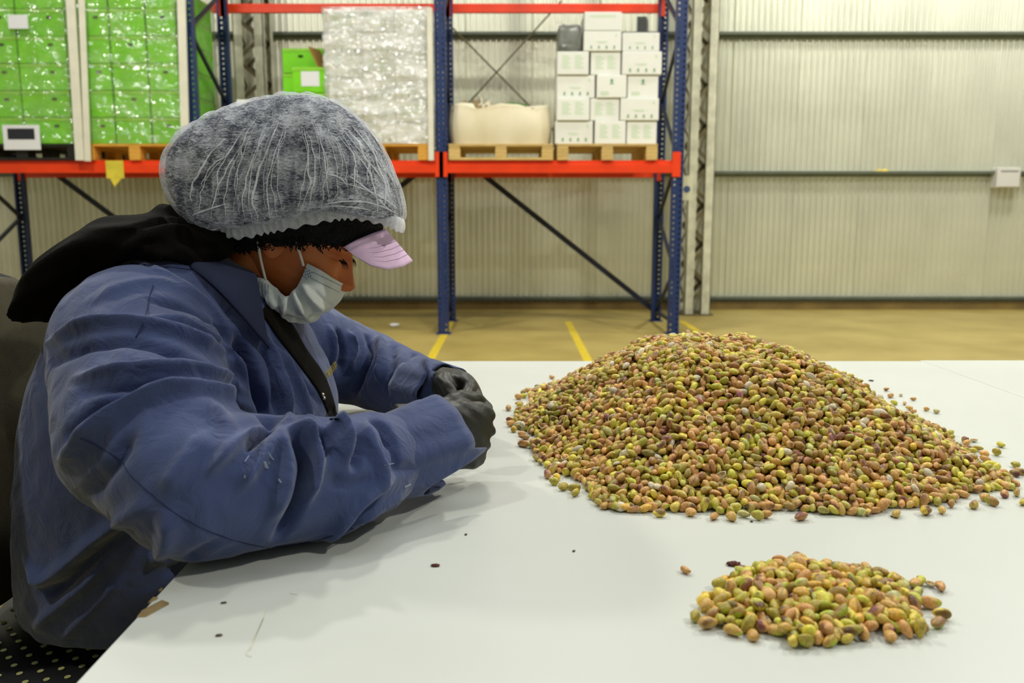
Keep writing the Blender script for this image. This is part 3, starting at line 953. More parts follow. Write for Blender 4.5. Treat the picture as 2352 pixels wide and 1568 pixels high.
def nut_shape(kind, nu, nv, r_):
    """unit-ish kernel along x; returns verts, faces, colours"""
    V = np.zeros((nu * nv, 3)); Cc = np.zeros((nu * nv, 3))
    ph = r_.uniform(0, 6.28, 6)
    L_ = 0.0091 * r_.uniform(.76, 1.12); wy = 0.0054 * r_.uniform(.86, 1.14); wz = 0.0048 * r_.uniform(.85, 1.12)
    base = PCOL[r_.choice(len(PCOL), p=PPR)] * r_.uniform(.85, 1.15)
    second = PCOL[r_.choice(len(PCOL), p=PPR)]
    roll = r_.random()
    accent = PURPLE if roll < .42 else (GREEN if roll < .72 else BROWN)
    acc_dir = r_.normal(size=3); acc_dir /= np.linalg.norm(acc_dir)
    thr = r_.uniform(.35, .85)
    if roll > .9: thr = 2
    bend = r_.uniform(-.12, .12)
    if kind == 'shell':
        base = CREAM * r_.uniform(.86, 1.08); L_ *= 1.05; wy *= 1.12; wz *= 1.18
    k = 0
    for i in range(nu):
        th = 2 * math.pi * i / nu
        for j in range(nv):
            u = -1 + 2 * j / (nv - 1)
            x = math.sin(u * math.pi / 2)
            pr = math.sqrt(max(0, 1 - x * x))
            pr *= 1 - 0.20 * x
            if kind == 'nut':
                pr *= 1 + 0.07 * math.cos(3 * th + ph[0]) + 0.05 * math.cos(5 * th + ph[1] + 2 * x) + 0.06 * math.sin(3.1 * x + ph[2] + th)
                crease = math.exp(-((math.sin((th - ph[3]) / 2)) / .16) ** 2)
                pr *= 1 - .16 * crease
            V[k] = (x * L_, pr * wy * math.cos(th), pr * wz * math.sin(th) + bend * L_ * (x * x - .4))
            d = np.array((x, pr * math.cos(th), pr * math.sin(th)))
            n = 0.5 + 0.25 * math.sin(3.3 * x + 2 * th + ph[4]) + 0.25 * math.sin(2 * th - 4.2 * x + ph[5])
            if kind == 'nut':
                c = base * (1 - .55 * n) + second * (.55 * n)
                a = d.dot(acc_dir) + .35 * math.sin(4 * x + ph[0]) * math.sin(2 * th + ph[1])
                f = min(1, max(0, (a - thr) / .22))
                c = c * (1 - .85 * f) + accent * (.85 * f)
                c = c * (1 - .35 * crease)
            else:
                c = base * (0.9 + .1 * n)
                s = math.exp(-((math.sin((th - ph[3]) / 2)) / .05) ** 2) * (x > -.2)
                c = c * (1 - .6 * s) + BROWN * .6 * s
            Cc[k] = c; k += 1
    V -= V.mean(0)
    return V, grid_faces(nu, nv, True), np.clip(Cc, 0, 1)
def half_shell(nu, nv, r_):
    """open cup with thickness"""
    L_ = 0.0086 * r_.uniform(.9, 1.1); w = 0.0056 * r_.uniform(.9, 1.1); h = 0.0050
    Vs = []; Cs = []
    for off, lay in ((0.0, 0), (0.0009, 1)):
        for i in range(nu):
            th = 2 * math.pi * i / nu
            for j in range(nv):
                r0 = j / (nv - 1)
                rr = math.sin(r0 * math.pi / 2) * (1 - off / w)
                z = -h * math.cos(r0 * math.pi / 2) * (1 - off / h)
                pinch = 1 - .22 * math.cos(th)
                Vs.append((rr * L_ * math.cos(th), rr * w * pinch * math.sin(th), z))
                c = CREAM * r_.uniform(.93, 1.02) if lay == 0 else np.array([lin(q) for q in (196, 168, 112)])
                Cs.append(c)
    n = nu * nv
    Fc = []
    for i in range(nu):
        for j in range(nv - 1):
            a = i * nv + j; b = ((i + 1) % nu) * nv + j
            Fc.append((a, a + 1, b + 1, b)); Fc.append((n + a, n + b, n + b + 1, n + a + 1))
        a = i * nv + nv - 1; b = ((i + 1) % nu) * nv + nv - 1
        Fc.append((a, n + a, n + b, b))
    return np.array(Vs), Fc, np.array(Cs)
def nut_mesh(name, V, Fc, Cc):
    me = mesh_from(name, V, Fc, True)
    at = me.color_attributes.new('skin', 'FLOAT_COLOR', 'POINT')
    at.data.foreach_set('color', np.concatenate([Cc, np.ones((len(Cc), 1))], 1).ravel())
    me.materials.append(M['nut'])
    return me
NR = np.random.default_rng(5)
HI = []   # detailed shapes used by the single nuts
for i in range(46): HI.append(('nut',) + nut_shape('nut', 14, 11, NR))
for i in range(4): HI.append(('shell',) + nut_shape('shell', 14, 11, NR))
for i in range(3): HI.append(('half',) + half_shell(12, 5, NR))
LO = []
for i in range(110): LO.append(('nut',) + nut_shape('nut', 9, 7, NR))
for i in range(5): LO.append(('shell',) + nut_shape('shell', 9, 7, NR))
for i in range(5): LO.append(('half',) + half_shell(10, 4, NR))
HI_ME = [nut_mesh('pistachio_kernel' if k == 'nut' else ('pistachio_in_shell' if k == 'shell' else 'pistachio_shell'), V, Fc, Cc) for k, V, Fc, Cc in HI]
def colour_word(i):
    k, V, Fc, Cc = HI[i]
    if k == 'shell': return 'cream'
    if k == 'half': return 'empty'
    r, g, b = Cc.mean(0)
    if g > r * 0.86: return 'green'
    if b > g * 0.42: return 'reddish'
    if r > g * 1.75: return 'brown'
    return 'tan'

def rot_from(n, yaw, pitch, roll):
    n = np.array(n, float); n /= np.linalg.norm(n)
    a = np.array((math.cos(yaw), math.sin(yaw), 0)); a -= n * a.dot(n); a /= np.linalg.norm(a)
    b = np.cross(n, a)
    R = np.stack([a, b, n], 1)
    cp, sp = math.cos(pitch), math.sin(pitch); cr, sr = math.cos(roll), math.sin(roll)
    Ry = np.array(((cp, 0, sp), (0, 1, 0), (-sp, 0, cp))); Rx = np.array(((1, 0, 0), (0, cr, -sr), (0, sr, cr)))
    return R @ Ry @ Rx
HALF = np.array((0.0086, 0.0051, 0.0047))
class Heap:
    """random deposition of ellipsoids on a height grid until the target surface is filled"""
    def __init__(self, x0, x1, y0, y1, target, core, cell=0.0022, tol=0.002):
        self.x0, self.y0, self.cell = x0, y0, cell
        self.nx, self.ny = int((x1 - x0) / cell), int((y1 - y0) / cell)
        X, Y = np.meshgrid(x0 + (np.arange(self.nx) + .5) * cell, y0 + (np.arange(self.ny) + .5) * cell, indexing='ij')
        self.X, self.Y = X, Y
        self.T = target(X, Y)
        self.core = np.maximum(0, core(self.T))
        self.h = self.core.copy()
        self.items = []
        self.gx, self.gy = np.gradient(self.T, cell)
    def fill(self, n_max, r_, kinds_p, tol=0.003):
        valid = np.argwhere(self.T > 0.0015)
        miss = 0
        for it in range(n_max):
            c = valid[r_.integers(len(valid), size=10)]
            de = self.T[c[:, 0], c[:, 1]] - self.h[c[:, 0], c[:, 1]]
            b = int(np.argmax(de))
            if de[b] < tol:
                miss += 1
                if miss > 150: break
                continue
            miss = 0
            i, j = c[b]
            n = np.array((-self.gx[i, j], -self.gy[i, j], 1.0))
            s = r_.uniform(.88, 1.12)
            R = rot_from(n, r_.uniform(0, 6.283), r_.normal(0, .42), r_.uniform(0, 6.283))
            kind = r_.choice(3, p=kinds_p)
            if kind == 2: R = rot_from(n + r_.normal(0, .35, 3), r_.uniform(0, 6.283), 0, r_.choice((0, 0, math.pi)))
            S = R @ np.diag((HALF * s) ** 2) @ R.T
            # vertical support of the ellipsoid over its footprint
            ex, ey = math.sqrt(S[0, 0]), math.sqrt(S[1, 1])
            m = self.cell
            wi, wj = int(ex / m) + 1, int(ey / m) + 1
            i0, i1 = max(0, i - wi), min(self.nx, i + wi + 1); j0, j1 = max(0, j - wj), min(self.ny, j + wj + 1)
            DX = self.X[i0:i1, j0:j1] - self.X[i, j]; DY = self.Y[i0:i1, j0:j1] - self.Y[i, j]
            Si = np.linalg.inv(S)
            A = Si[2, 2]; Bq = 2 * (Si[0, 2] * DX + Si[1, 2] * DY); Cq = Si[0, 0] * DX ** 2 + 2 * Si[0, 1] * DX * DY + Si[1, 1] * DY ** 2 - 1
            D = Bq ** 2 - 4 * A * Cq
            ok = D > 0
            sq = np.sqrt(np.where(ok, D, 0))
            lo = (-Bq - sq) / (2 * A); hi = (-Bq + sq) / (2 * A)
            H = self.h[i0:i1, j0:j1]
            rr = DX ** 2 + DY ** 2
            inner = ok & (Cq < -0.25)
            sup = (H - lo)[inner] if inner.any() else (H - lo)[ok]
            # settle into the gap between the kernels below
            z = float(np.quantile(sup, 0.72)) if len(sup) else 0.0
            z0 = max(z - 0.0008, math.sqrt(S[2, 2]) * .97)
            if z0 > self.T[i, j] + 0.004 and z0 > 0.009:
                miss += .5
                if miss > 150: break
                continue
            self.h[i0:i1, j0:j1] = np.where(ok, np.maximum(H, z0 + hi), H)
            self.items.append((self.X[i, j], self.Y[i, j], z0, R, s, kind))
    def fringe(self, n, r_, Rf, cx, cy, lo, hi, th0=-math.pi, th1=math.pi):
        """loose single kernels around the foot, where the table is still bare"""
        k = 0
        for _ in range(n * 30):
            if k >= n: break
            th = r_.uniform(th0, th1); R_ = Rf(th) * r_.uniform(lo, hi)
            x, y = cx + R_ * math.cos(th), cy + R_ * math.sin(th)
            i, j = int((x - self.x0) / self.cell), int((y - self.y0) / self.cell)
            if not (5 < i < self.nx - 5 and 5 < j < self.ny - 5): continue
            if self.h[i - 2:i + 3, j - 2:j + 3].max() > .0015: continue
            s = r_.uniform(.9, 1.12)
            R = rot_from((0, 0, 1), r_.uniform(0, 6.283), r_.normal(0, .06), r_.uniform(0, 6.283))
            z0 = .0049 * s
            self.h[i - 3:i + 4, j - 3:j + 4] = np.maximum(self.h[i - 3:i + 4, j - 3:j + 4], z0 * 1.6)
            self.items.append((x, y, z0, R, s, 0)); k += 1
    def top_visible(self, it):
        x, y, z = it[:3]
        i, j = int((x - self.x0) / self.cell), int((y - self.y0) / self.cell)
        return self.h[i, j] < z + 0.0062

def poly_radial(P, cx, cy, n=720):
    P = np.array(P); a = np.arctan2(P[:, 1] - cy, P[:, 0] - cx); r = np.hypot(P[:, 0] - cx, P[:, 1] - cy)
    o = np.argsort(a); a, r = a[o], r[o]
    aa = np.concatenate([a - 2 * np.pi, a, a + 2 * np.pi]); rr = np.tile(r, 3)
    g = np.linspace(-np.pi, np.pi, n)
    v = np.interp(g, aa, rr)
    k = 15
    v = np.convolve(np.concatenate([v[-k:], v, v[:k]]), np.ones(k) / k, 'same')[k:-k]
    return lambda th: np.interp(th, g, v)
# ---- big heap
BC = (0.345, 1.43)
base_px = [(1196, 948), (1206, 1000), (1240, 1045), (1290, 1105), (1340, 1135), (1420, 1172), (1540, 1180), (1640, 1185), (1760, 1188),
           (1880, 1176), (2000, 1178), (2110, 1172), (2210, 1158), (2290, 1130)]
BP = [tuple(at_z(u, v, TZ)[:2]) for u, v in base_px] + [(.735, 1.33), (.735, 1.48), (.67, 1.66), (.55, 1.80), (.38, 1.86), (.20, 1.86), (.06, 1.80)]
Rb = poly_radial(BP, *BC)
BIG_H = 0.160
def big_target(X, Y):
    dx, dy = X - BC[0], Y - BC[1]
    th = np.arctan2(dy, dx); r = np.hypot(dx, dy)
    t = r / (Rb(th) - 0.004 + 0.012 * np.sin(9 * th + 1) + 0.008 * np.sin(17 * th))
    g = np.interp(t, [0, .12, .24, .36, .55, .75, .88, .96, 1.0], [.97, 1.0, .985, .90, .63, .33, .15, .06, .02])
    lump_ = 0.004 * np.sin(31 * X + 2) * np.sin(27 * Y) + 0.003 * np.sin(57 * X - 40 * Y)
    return np.where(t < 1.0, np.maximum(BIG_H * g + lump_ * np.clip(g * 3, 0, 1), 0.004), 0.0)
big = Heap(-0.05, 0.82, 0.98, 1.95, big_target, lambda T: T - 0.017)
big.fill(14000, np.random.default_rng(21), (.952, .022, .026))
big.fringe(75, np.random.default_rng(77), Rb, *BC, .985, 1.05)
big.fringe(9, np.random.default_rng(78), Rb, *BC, 1.04, 1.10)
# ---- small heap
SC = (0.283, 0.822)
sp_px = [(1624, 1436), (1652, 1365), (1700, 1335), (1760, 1312), (1850, 1308), (1930, 1318), (2010, 1330), (2075, 1352), (2115, 1390), (2118, 1430), (2096, 1455),
         (2050, 1470), (1990, 1478), (1920, 1486), (1840, 1488), (1760, 1476), (1700, 1455), (1660, 1440)]
SP = [tuple(at_z(u, v, TZ)[:2]) for u, v in sp_px]
Rs = poly_radial(SP, *SC)
def small_target(X, Y):
    dx, dy = X - SC[0], Y - SC[1]
    th = np.arctan2(dy, dx); t = np.hypot(dx, dy) / (Rs(th) - .002 + .007 * np.sin(7 * th + .6) + .005 * np.sin(13 * th))
    g = np.interp(t, [0, .35, .6, .85, 1.0], [0.020, .019, .016, .010, .004])
    return np.where(t < 1, g, 0.0)
small = Heap(0.12, 0.45, 0.70, 0.95, small_target, lambda T: T * 0)
small.fill(1200, np.random.default_rng(8), (1.0, 0, 0), tol=.0035)

small.fringe(18, np.random.default_rng(79), Rs, *SC, .98, 1.13)

def place_nut(x, y, z, R, s, vi, label, group, tz=TZ):
    k = HI[vi][0]
    z += max(0.0, .0003 - (z + ((HI[vi][1] * s) @ np.array(R).T)[:, 2].min()))
    o = link(HI_ME[vi].name.split('.')[0], HI_ME[vi])
    Mx = Matrix([[*(R[0] * s), x], [*(R[1] * s), y], [*(R[2] * s), z + tz], [0, 0, 0, 1]])
    o.matrix_world = Mx
    tag(o, label, 'pistachio' if k != 'half' else 'pistachio shell', group)
    return o
n_hi = [i for i in range(len(HI)) if HI[i][0] == 'nut']
s_hi = [i for i in range(len(HI)) if HI[i][0] == 'shell']
h_hi = [i for i in range(len(HI)) if HI[i][0] == 'half']
def pick_hi(kind): return int(NR.choice((n_hi, s_hi, h_hi)[kind]))
WORD_TXT = {'green': 'yellow-green pistachio kernel', 'reddish': 'reddish pistachio kernel', 'brown': 'brown pistachio kernel', 'tan': 'tan pistachio kernel',
            'cream': 'closed cream pistachio in its shell', 'empty': 'empty half pistachio shell'}
LUM = [float(h[3].mean(0) @ np.array((.2126, .7152, .0722))) for h in HI]
LQ = np.quantile([LUM[q] for q in n_hi], (.33, .67))
def looks(vi):
    k, V, Fc, Cc = HI[vi]
    if k == 'shell': return 'cream closed pistachio'
    if k == 'half': return 'empty half pistachio shell'
    w = colour_word(vi)
    shade = 'dark ' if LUM[vi] < LQ[0] else ('light ' if LUM[vi] > LQ[1] else '')
    pur = float(((Cc[:, 0] > 1.35 * Cc[:, 1]) & (Cc[:, 2] > .62 * Cc[:, 1])).mean())
    grn = float((Cc[:, 1] > 1.0 * Cc[:, 0]).mean())
    extra = ' with purple patch' if pur > .12 else (' with green patch' if grn > .12 and w != 'green' else '')
    return shade + {'green': 'yellow-green', 'reddish': 'reddish', 'brown': 'brown', 'tan': 'tan'}[w] + ' pistachio kernel' + extra
def zone(it, cx, w, cy, d):
    a = 'left' if it[0] / it[1] < cx - w else ('right' if it[0] / it[1] > cx + w else 'middle')
    b = 'back' if it[1] > cy + d else ('front' if it[1] < cy - d else 'centre')
    return ((b + ' ' if b != 'centre' else '') + (a if a != 'middle' else ('edge' if b != 'centre' else 'centre'))).strip()
# small heap: every kernel that shows
vis = [it for it in small.items if small.top_visible(it)]
bur = [it for it in small.items if not small.top_visible(it)]
def proj_u(it):
    return it[0] / it[1]
ext = {min(range(len(vis)), key=lambda q: proj_u(vis[q])): 'leftmost kernel of the small heap in front',
       max(range(len(vis)), key=lambda q: proj_u(vis[q])): 'rightmost kernel of the small heap in front',
       min(range(len(vis)), key=lambda q: vis[q][1]): 'kernel of the small heap lying nearest the viewer',
       max(range(len(vis)), key=lambda q: vis[q][1]): 'kernel of the small heap lying nearest the large heap'}
for q, it in enumerate(vis):
    vi = pick_hi(0)
    w = colour_word(vi)
    if q in ext:
        place_nut(*it[:5], vi, looks(vi).split(' pistachio')[0] + ' pistachio, ' + ext[q], 'pistachios of the small heap')
    else:
        place_nut(*it[:5], vi, looks(vi) + ' at the ' + zone(it, .345, .042, .822, .028) + ' of the small heap', 'pistachios of the small heap')
# big heap: the kernels at its front edge that show largest, singly
cand = [q for q, it in enumerate(big.items) if big.top_visible(it) and it[1] < BC[1]]
cand.sort(key=lambda q: math.dist((big.items[q][0], big.items[q][1], big.items[q][2] + TZ), CAM))
N_SINGLE = max(0, 285 - len(vis))
single = set(cand[:N_SINGLE])
for q in single:
    it = big.items[q]
    vi = pick_hi(it[5]); w = colour_word(vi)
    place_nut(*it[:5], vi, looks(vi) + ' at the near foot of the large heap', 'pistachios at the near foot of the large heap')
# the rest of the big heap as one object
def joined(name, items, extra=None):
    Vs, Fs, Cs = [], [], []; n = 0
    lo_n = [i for i in range(len(LO)) if LO[i][0] == 'nut']; lo_s = [i for i in range(len(LO)) if LO[i][0] == 'shell']; lo_h = [i for i in range(len(LO)) if LO[i][0] == 'half']
    for it in items:
        li = int(NR.choice((lo_n, lo_s, lo_h)[it[5]]))
        _, V, Fc, Cc = LO[li]
        W = (V * it[4]) @ it[3].T + np.array((it[0], it[1], it[2] + TZ))
        W[:, 2] += max(0.0, TZ + .0003 - W[:, 2].min())
        Vs.append(W); Cs.append(Cc * NR.uniform(.74, 1.2)); Fs.extend([tuple(q + n for q in f) for f in Fc]); n += len(V)
    if extra is not None:
        V, Fc = extra
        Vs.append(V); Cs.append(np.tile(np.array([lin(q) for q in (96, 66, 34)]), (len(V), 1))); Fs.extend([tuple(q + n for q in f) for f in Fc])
    return nut_mesh(name, np.concatenate(Vs), Fs, np.clip(np.concatenate(Cs), 0, 1))
# core mound below the loose layer
st_ = 4
Xc, Yc, Hc = big.X[::st_, ::st_], big.Y[::st_, ::st_], big.core[::st_, ::st_]
cv = np.stack([Xc, Yc, Hc + TZ - 0.002], -1).reshape(-1, 3)
cf = [f for f in grid_faces(Xc.shape[0], Xc.shape[1]) if max(cv[q][2] for q in f) > TZ + 0.001]
used = sorted({q for f in cf for q in f}); mp_ = {q: i for i, q in enumerate(used)}
cf = [tuple(mp_[q] for q in f) for f in cf]; cv = cv[used]; cv[:, 2] = np.maximum(cv[:, 2], TZ + .0002)
rest = link('pistachio_heap', joined('pistachio_heap', [it for q, it in enumerate(big.items) if q not in single], (cv, cf)))
tag(rest, 'large heap of shelled pistachio kernels on the white table', 'pistachio heap', kind='stuff')
if bur:
    rb = link('pistachio_heap', joined('pistachio_heap', bur))
    tag(rb, 'kernels underneath in the small pistachio heap in front', 'pistachio heap', kind='stuff')
# ---- strays, each its own
strays = [
 (1268, 870, .9, 0, 'lone dark pistachio kernel behind the left flank of the large heap'),
 (1200, 1024, 1., 0, 'brown pistachio kernel just off the left edge of the large heap'),
 (1240, 1036, .9, 0, 'pistachio kernel touching the left foot of the large heap'),
 (2036, 898, .8, 0, 'small brown kernel highest of the strays right of the large heap'),
 (2046, 913, 1., 0, 'oval brown kernel second from the top of the right strays'),
 (2069, 910, .8, 2, 'small empty shell piece among the strays right of the large heap'),
 (2097, 920, .7, 0, 'dark round kernel right of the small empty shell piece'),
 (2053, 929, 1., 0, 'reddish kernel closest to the right flank of the large heap'),
 (2077, 930, .7, 0, 'tiny dark kernel in the middle of the right strays'),
 (2088, 942, .9, 0, 'brown kernel lying against another above the cream stray nut'),
 (2098, 950, .9, 0, 'brown kernel directly above the cream stray nut'),
 (2103, 961, .85, 1, 'cream closed pistachio among the strays right of the large heap'),
 (2128, 944, .8, 0, 'dark kernel left of the outermost kernel of the upper strays'),
 (2150, 949, .9, 0, 'olive brown outermost kernel of the upper right strays'),
 (2147, 997, .8, 0, 'small kernel beside the lower right flank of the large heap'),
 (2237, 1015, .9, 2, 'pale shell flake alone between the large heap and right frame edge'),
 (2299, 1027, 1., 0, 'olive kernel above the dark red one near the right frame edge'),
 (2288, 1046, 1., 0, 'dark red kernel below the olive one near the right frame edge'),
 (2337, 1085, .75, 0, 'small dark kernel at the right frame edge above the twin kernels'),
 (2318, 1124, 1.05, 0, 'yellow-green kernel of the touching pair at the right foot of the heap'),
 (2330, 1118, 1.1, 0, 'brown kernel of the touching pair at the right foot of the heap'),
 (2350, 1160, 1., 0, 'red kernel cut by the right frame edge'),
 (1575, 1317, .75, 0, 'lone brown kernel left of the small heap in front'),
 (2114, 1344, 1., 0, 'olive kernel off the upper right of the small heap in front'),
 (2138, 1347, .8, 2, 'curved empty shell beside the olive kernel by the small heap'),
 (2160, 1357, .9, 0, 'kernel piece at the end of the curved shell by the small heap'),
 (1423, 1173, 1.1, 1, 'cream closed pistachio at the near left foot of the large heap'),
 (2124, 1183, 1.05, 0, 'broken kernel lying in front of the right part of the large heap'),
]
for q, (u, v, s, kind, label) in enumerate(strays):
    p = at_z(u, v, TZ)
    R = rot_from((0, 0, 1), NR.uniform(0, 6.28), 0.0, NR.uniform(0, 6.28) if kind != 2 else 0)
    vi = pick_hi(kind)
    W = (HI[vi][1] * s) @ R.T
    want = 'green' if 'green' in label or 'olive' in label else ('reddish' if 'red' in label else ('brown' if ('brown' in label or 'dark' in label) else None))
    if want and kind == 0:
        for _t in range(40):
            if colour_word(vi) == want: break
            vi = pick_hi(0)
        W = (HI[vi][1] * s) @ R.T
    place_nut(p[0], p[1], -W[:, 2].min() + 0.0002, R, s, vi, label, 'stray pistachios on the table')
# crumbs
M['crumb'] = mat('dark_crumb', rgb(92, 48, 34), 0.8, var=.3, var_scale=200)
M['crumb_grey'] = mat('grey_crumb', rgb(96, 84, 66), 0.8)
crumbs = [(1000, 1300, .0034, 'reddish crumb', 'dark red crumb on the table in front of the sleeve'), (1318, 1266, .0018, 'crumb', 'small dark crumb left of and below the large heap'),
          (1685, 1298, .0055, 'crumb', 'flat dark sliver between the lone kernel and the small heap'), (503, 1460, .0022, 'crumb', 'dark speck on the table near the chipped edge'),
          (1726, 1198, .002, 'crumb', 'tiny dark crumb under the front edge of the large heap'), (2050, 1187, .002, 'crumb', 'tiny crumb in front of the right part of the large heap'),
          (514, 1385, .002, 'crumb', 'small speck on the table below the elbow'), (1070, 1068 + 160, .0018, 'crumb', 'tiny crumb between the cuff and the red crumb'),
          (2001, 875, .004, 'crumb', 'thin grey flake on the far table right of the heap')]
for q, (u, v, s, nm, lb) in enumerate(crumbs):
    V_, F_ = lump(sx_=s * 1.3, sy_=s * .8, sz_=s * .35, p=2.2, amp=.12, seed=40 + q)
    o = link('crumb', mesh_from('crumb', V_[:], F_, True), M['crumb'] if q in (0, 2) else M['crumb_grey'])
    o.location = at_z(u, v, TZ) + np.array((0, 0, .0001)); o.rotation_euler = (0, 0, q * 1.1 if q != 2 else 0.0)
    tag(o, lb, 'crumb')
# ================================================================== person
YH = 1.29                                   # sagittal plane of the seated worker
M['skin'] = mat('brown_skin', rgb(196, 106, 46), 0.48, 0, col2=rgb(210, 122, 58), var_scale=30, bump=0.08, bump_scale=260)
M['jacket'] = mat('navy_work_jacket', rgb(50, 64, 108), 0.85, 0, col2=rgb(62, 78, 124), var_scale=9, bump=0.12, bump_scale=420, sheen=0.25)
def crumple(m, scale, dist):
    nt, N, L, B = nodes_of(m)
    old = B.inputs['Normal'].links[0].from_node
    tc = [n for n in N if n.type == 'TEX_COORD'][0]
    nz = N.new('ShaderNodeTexNoise'); nz.inputs['Scale'].default_value = scale; nz.inputs['Detail'].default_value = 3; nz.inputs['Distortion'].default_value = 1.4
    L.new(tc.outputs['Object'], nz.inputs['Vector'])
    bp = N.new('ShaderNodeBump'); bp.inputs['Strength'].default_value = .38; bp.inputs['Distance'].default_value = dist
    L.new(nz.outputs['Fac'], bp.inputs['Height'])
    L.new(bp.outputs['Normal'], old.inputs['Normal'])
crumple(M['jacket'], 22, .012)
M['jacket_shade'] = mat('navy_jacket_shade', rgb(26, 36, 66), 0.88, 0, var=0.12, var_scale=20, bump=0.12, bump_scale=420)  # jacket navy darkened to paint shade on the collar and inside the cuff
M['thread'] = mat('navy_seam', rgb(28, 38, 74), 0.9)
M['black_cloth'] = mat('black_hood_cloth', rgb(13, 11, 8), 0.92, 0, spec=0.15, var=0.25, var_scale=30, bump=0.2, bump_scale=300)
M['trouser'] = mat('dark_trousers', rgb(22, 28, 48), 0.9, var=0.1)
M['shoe'] = mat('black_shoe', rgb(20, 20, 20), 0.5)
M['glove'] = mat('black_rubber_glove', rgb(44, 44, 36), 0.5, 0, var=0.08, var_scale=30, bump=0.1, bump_scale=120)
M['knit'] = mat('black_fuzzy_knit', rgb(14, 13, 16), 0.95, 0, var=0.3, var_scale=120, bump=0.9, bump_scale=260)
M['lilac'] = mat('lilac_brim', rgb(226, 194, 228), 0.75, 0, var=0.04, var_scale=60, bump=0.1, bump_scale=500)
M['mask'] = mat('pale_blue_mask', rgb(214, 222, 220), 0.75, 0, var=0.03, var_scale=40, bump=0.08, bump_scale=500)
M['mask_band'] = mat('mask_printed_band', rgb(176, 200, 222), 0.75, 0, var=0.1, var_scale=90)
M['elastic'] = mat('white_elastic', rgb(226, 224, 214), 0.8)
M['yellow_thread'] = mat('yellow_embroidery', rgb(214, 196, 120), 0.8)
M['silver'] = mat('silver_snap', rgb(200, 196, 180), 0.3, 0.8)

def capsule(p, q, r0, r1, n=20, k=6):
    """closed tapered capsule"""
    p = np.array(p, float); q = np.array(q, float)
    t = q - p; L_ = np.linalg.norm(t); t /= L_
    a = np.cross(t, (0.3, 0.2, 1)); a /= np.linalg.norm(a); b = np.cross(t, a)
    rings = []
    for i in range(1, k + 1):
        w = math.pi / 2 * i / k
        rings.append((p - t * r0 * math.cos(w), r0 * math.sin(w)))
    for i in range(k, 0, -1):
        w = math.pi / 2 * i / k
        rings.append((q + t * r1 * math.cos(w), r1 * math.sin(w)))
    V = [p - t * r0]; Fc = []
    for c, r in rings:
        for m in range(n):
            th = 2 * math.pi * m / n
            V.append(c + r * (math.cos(th) * a + math.sin(th) * b))
    V.append(q + t * r1)
    for m in range(n):
        Fc.append((0, 1 + (m + 1) % n, 1 + m))
    for i in range(len(rings) - 1):
        for m in range(n):
            x = 1 + i * n + m; y = 1 + i * n + (m + 1) % n
            Fc.append((x, y, y + n, x + n))
    l = 1 + (len(rings) - 1) * n
    for m in range(n):
        Fc.append((l + m, l + (m + 1) % n, len(V) - 1))
    return V, Fc
def loft(rings, n=40, p=2.4):
    """rings: centre, vec a, vec b -> closed loft"""
    V = []; Fc = []
    for c, a, b in rings:
        c, a, b = np.array(c, float), np.array(a, float), np.array(b, float)
        for m in range(n):
            th = 2 * math.pi * m / n
            ct, s = math.cos(th), math.sin(th)
            V.append(c + a * np.sign(ct) * abs(ct) ** (2 / p) + b * np.sign(s) * abs(s) ** (2 / p))
    for i in range(len(rings) - 1):
        for m in range(n):
            x = i * n + m; y = i * n + (m + 1) % n
            Fc.append((x, y, y + n, x + n))
    c0 = np.mean(V[:n], 0); c1 = np.mean(V[-n:], 0)
    V += [c0, c1]
    l = (len(rings) - 1) * n
    for m in range(n):
        Fc.append((len(V) - 2, (m + 1) % n, m)); Fc.append((len(V) - 1, l + m, l + (m + 1) % n))
    return V, Fc

def subdivide(me):
    o = bpy.data.objects.new('tmp', me); COL.objects.link(o)
    md = o.modifiers.new('s', 'SUBSURF'); md.levels = 1; md.render_levels = 1
    out = evaluated(o)
    bpy.data.objects.remove(o, do_unlink=True)
    return out
# ---------------- head --------------------------------------------------
HA = math.radians(25)
HR = np.stack([(math.cos(HA), 0, -math.sin(HA)), (0, 1, 0), (math.sin(HA), 0, math.cos(HA))], 1)
HO = at_y(785, 585, YH - 0.032) - HR @ np.array((0.078, -0.032, 0.0))
def HL(p, q, r): return HO + HR @ np.array((p, q, r))
_r = [-.118, -.112, -.10, -.085, -.07, -.055, -.04, -.02, 0, .02, .04, .06, .08, .095, .106, .112]
_pf = [.040, .066, .076, .080, .084, .086, .087, .084, .081, .091, .093, .088, .072, .050, .022, -.01]
_pb = [.02, -.005, -.02, -.035, -.055, -.072, -.084, -.092, -.096, -.097, -.095, -.090, -.078, -.062, -.042, -.012]
_w = [.010, .024, .036, .047, .055, .060, .063, .067, .070, .073, .074, .072, .064, .050, .030, .004]
def head_section(r, th, off=0.0):
    pf, pb, w = np.interp(r, _r, _pf) + off, np.interp(r, _r, _pb) - off, np.interp(r, _r, _w) + off
    c, a = (pf + pb) / 2, (pf - pb) / 2
    e = 2.25
    ct, s = math.cos(th), math.sin(th)
    return c + a * np.sign(ct) * abs(ct) ** (2 / e), w * np.sign(s) * abs(s) ** (2 / e)
def G(x, s): return math.exp(-(x / s) ** 2)
nth, nr = 180, 170
HV = []
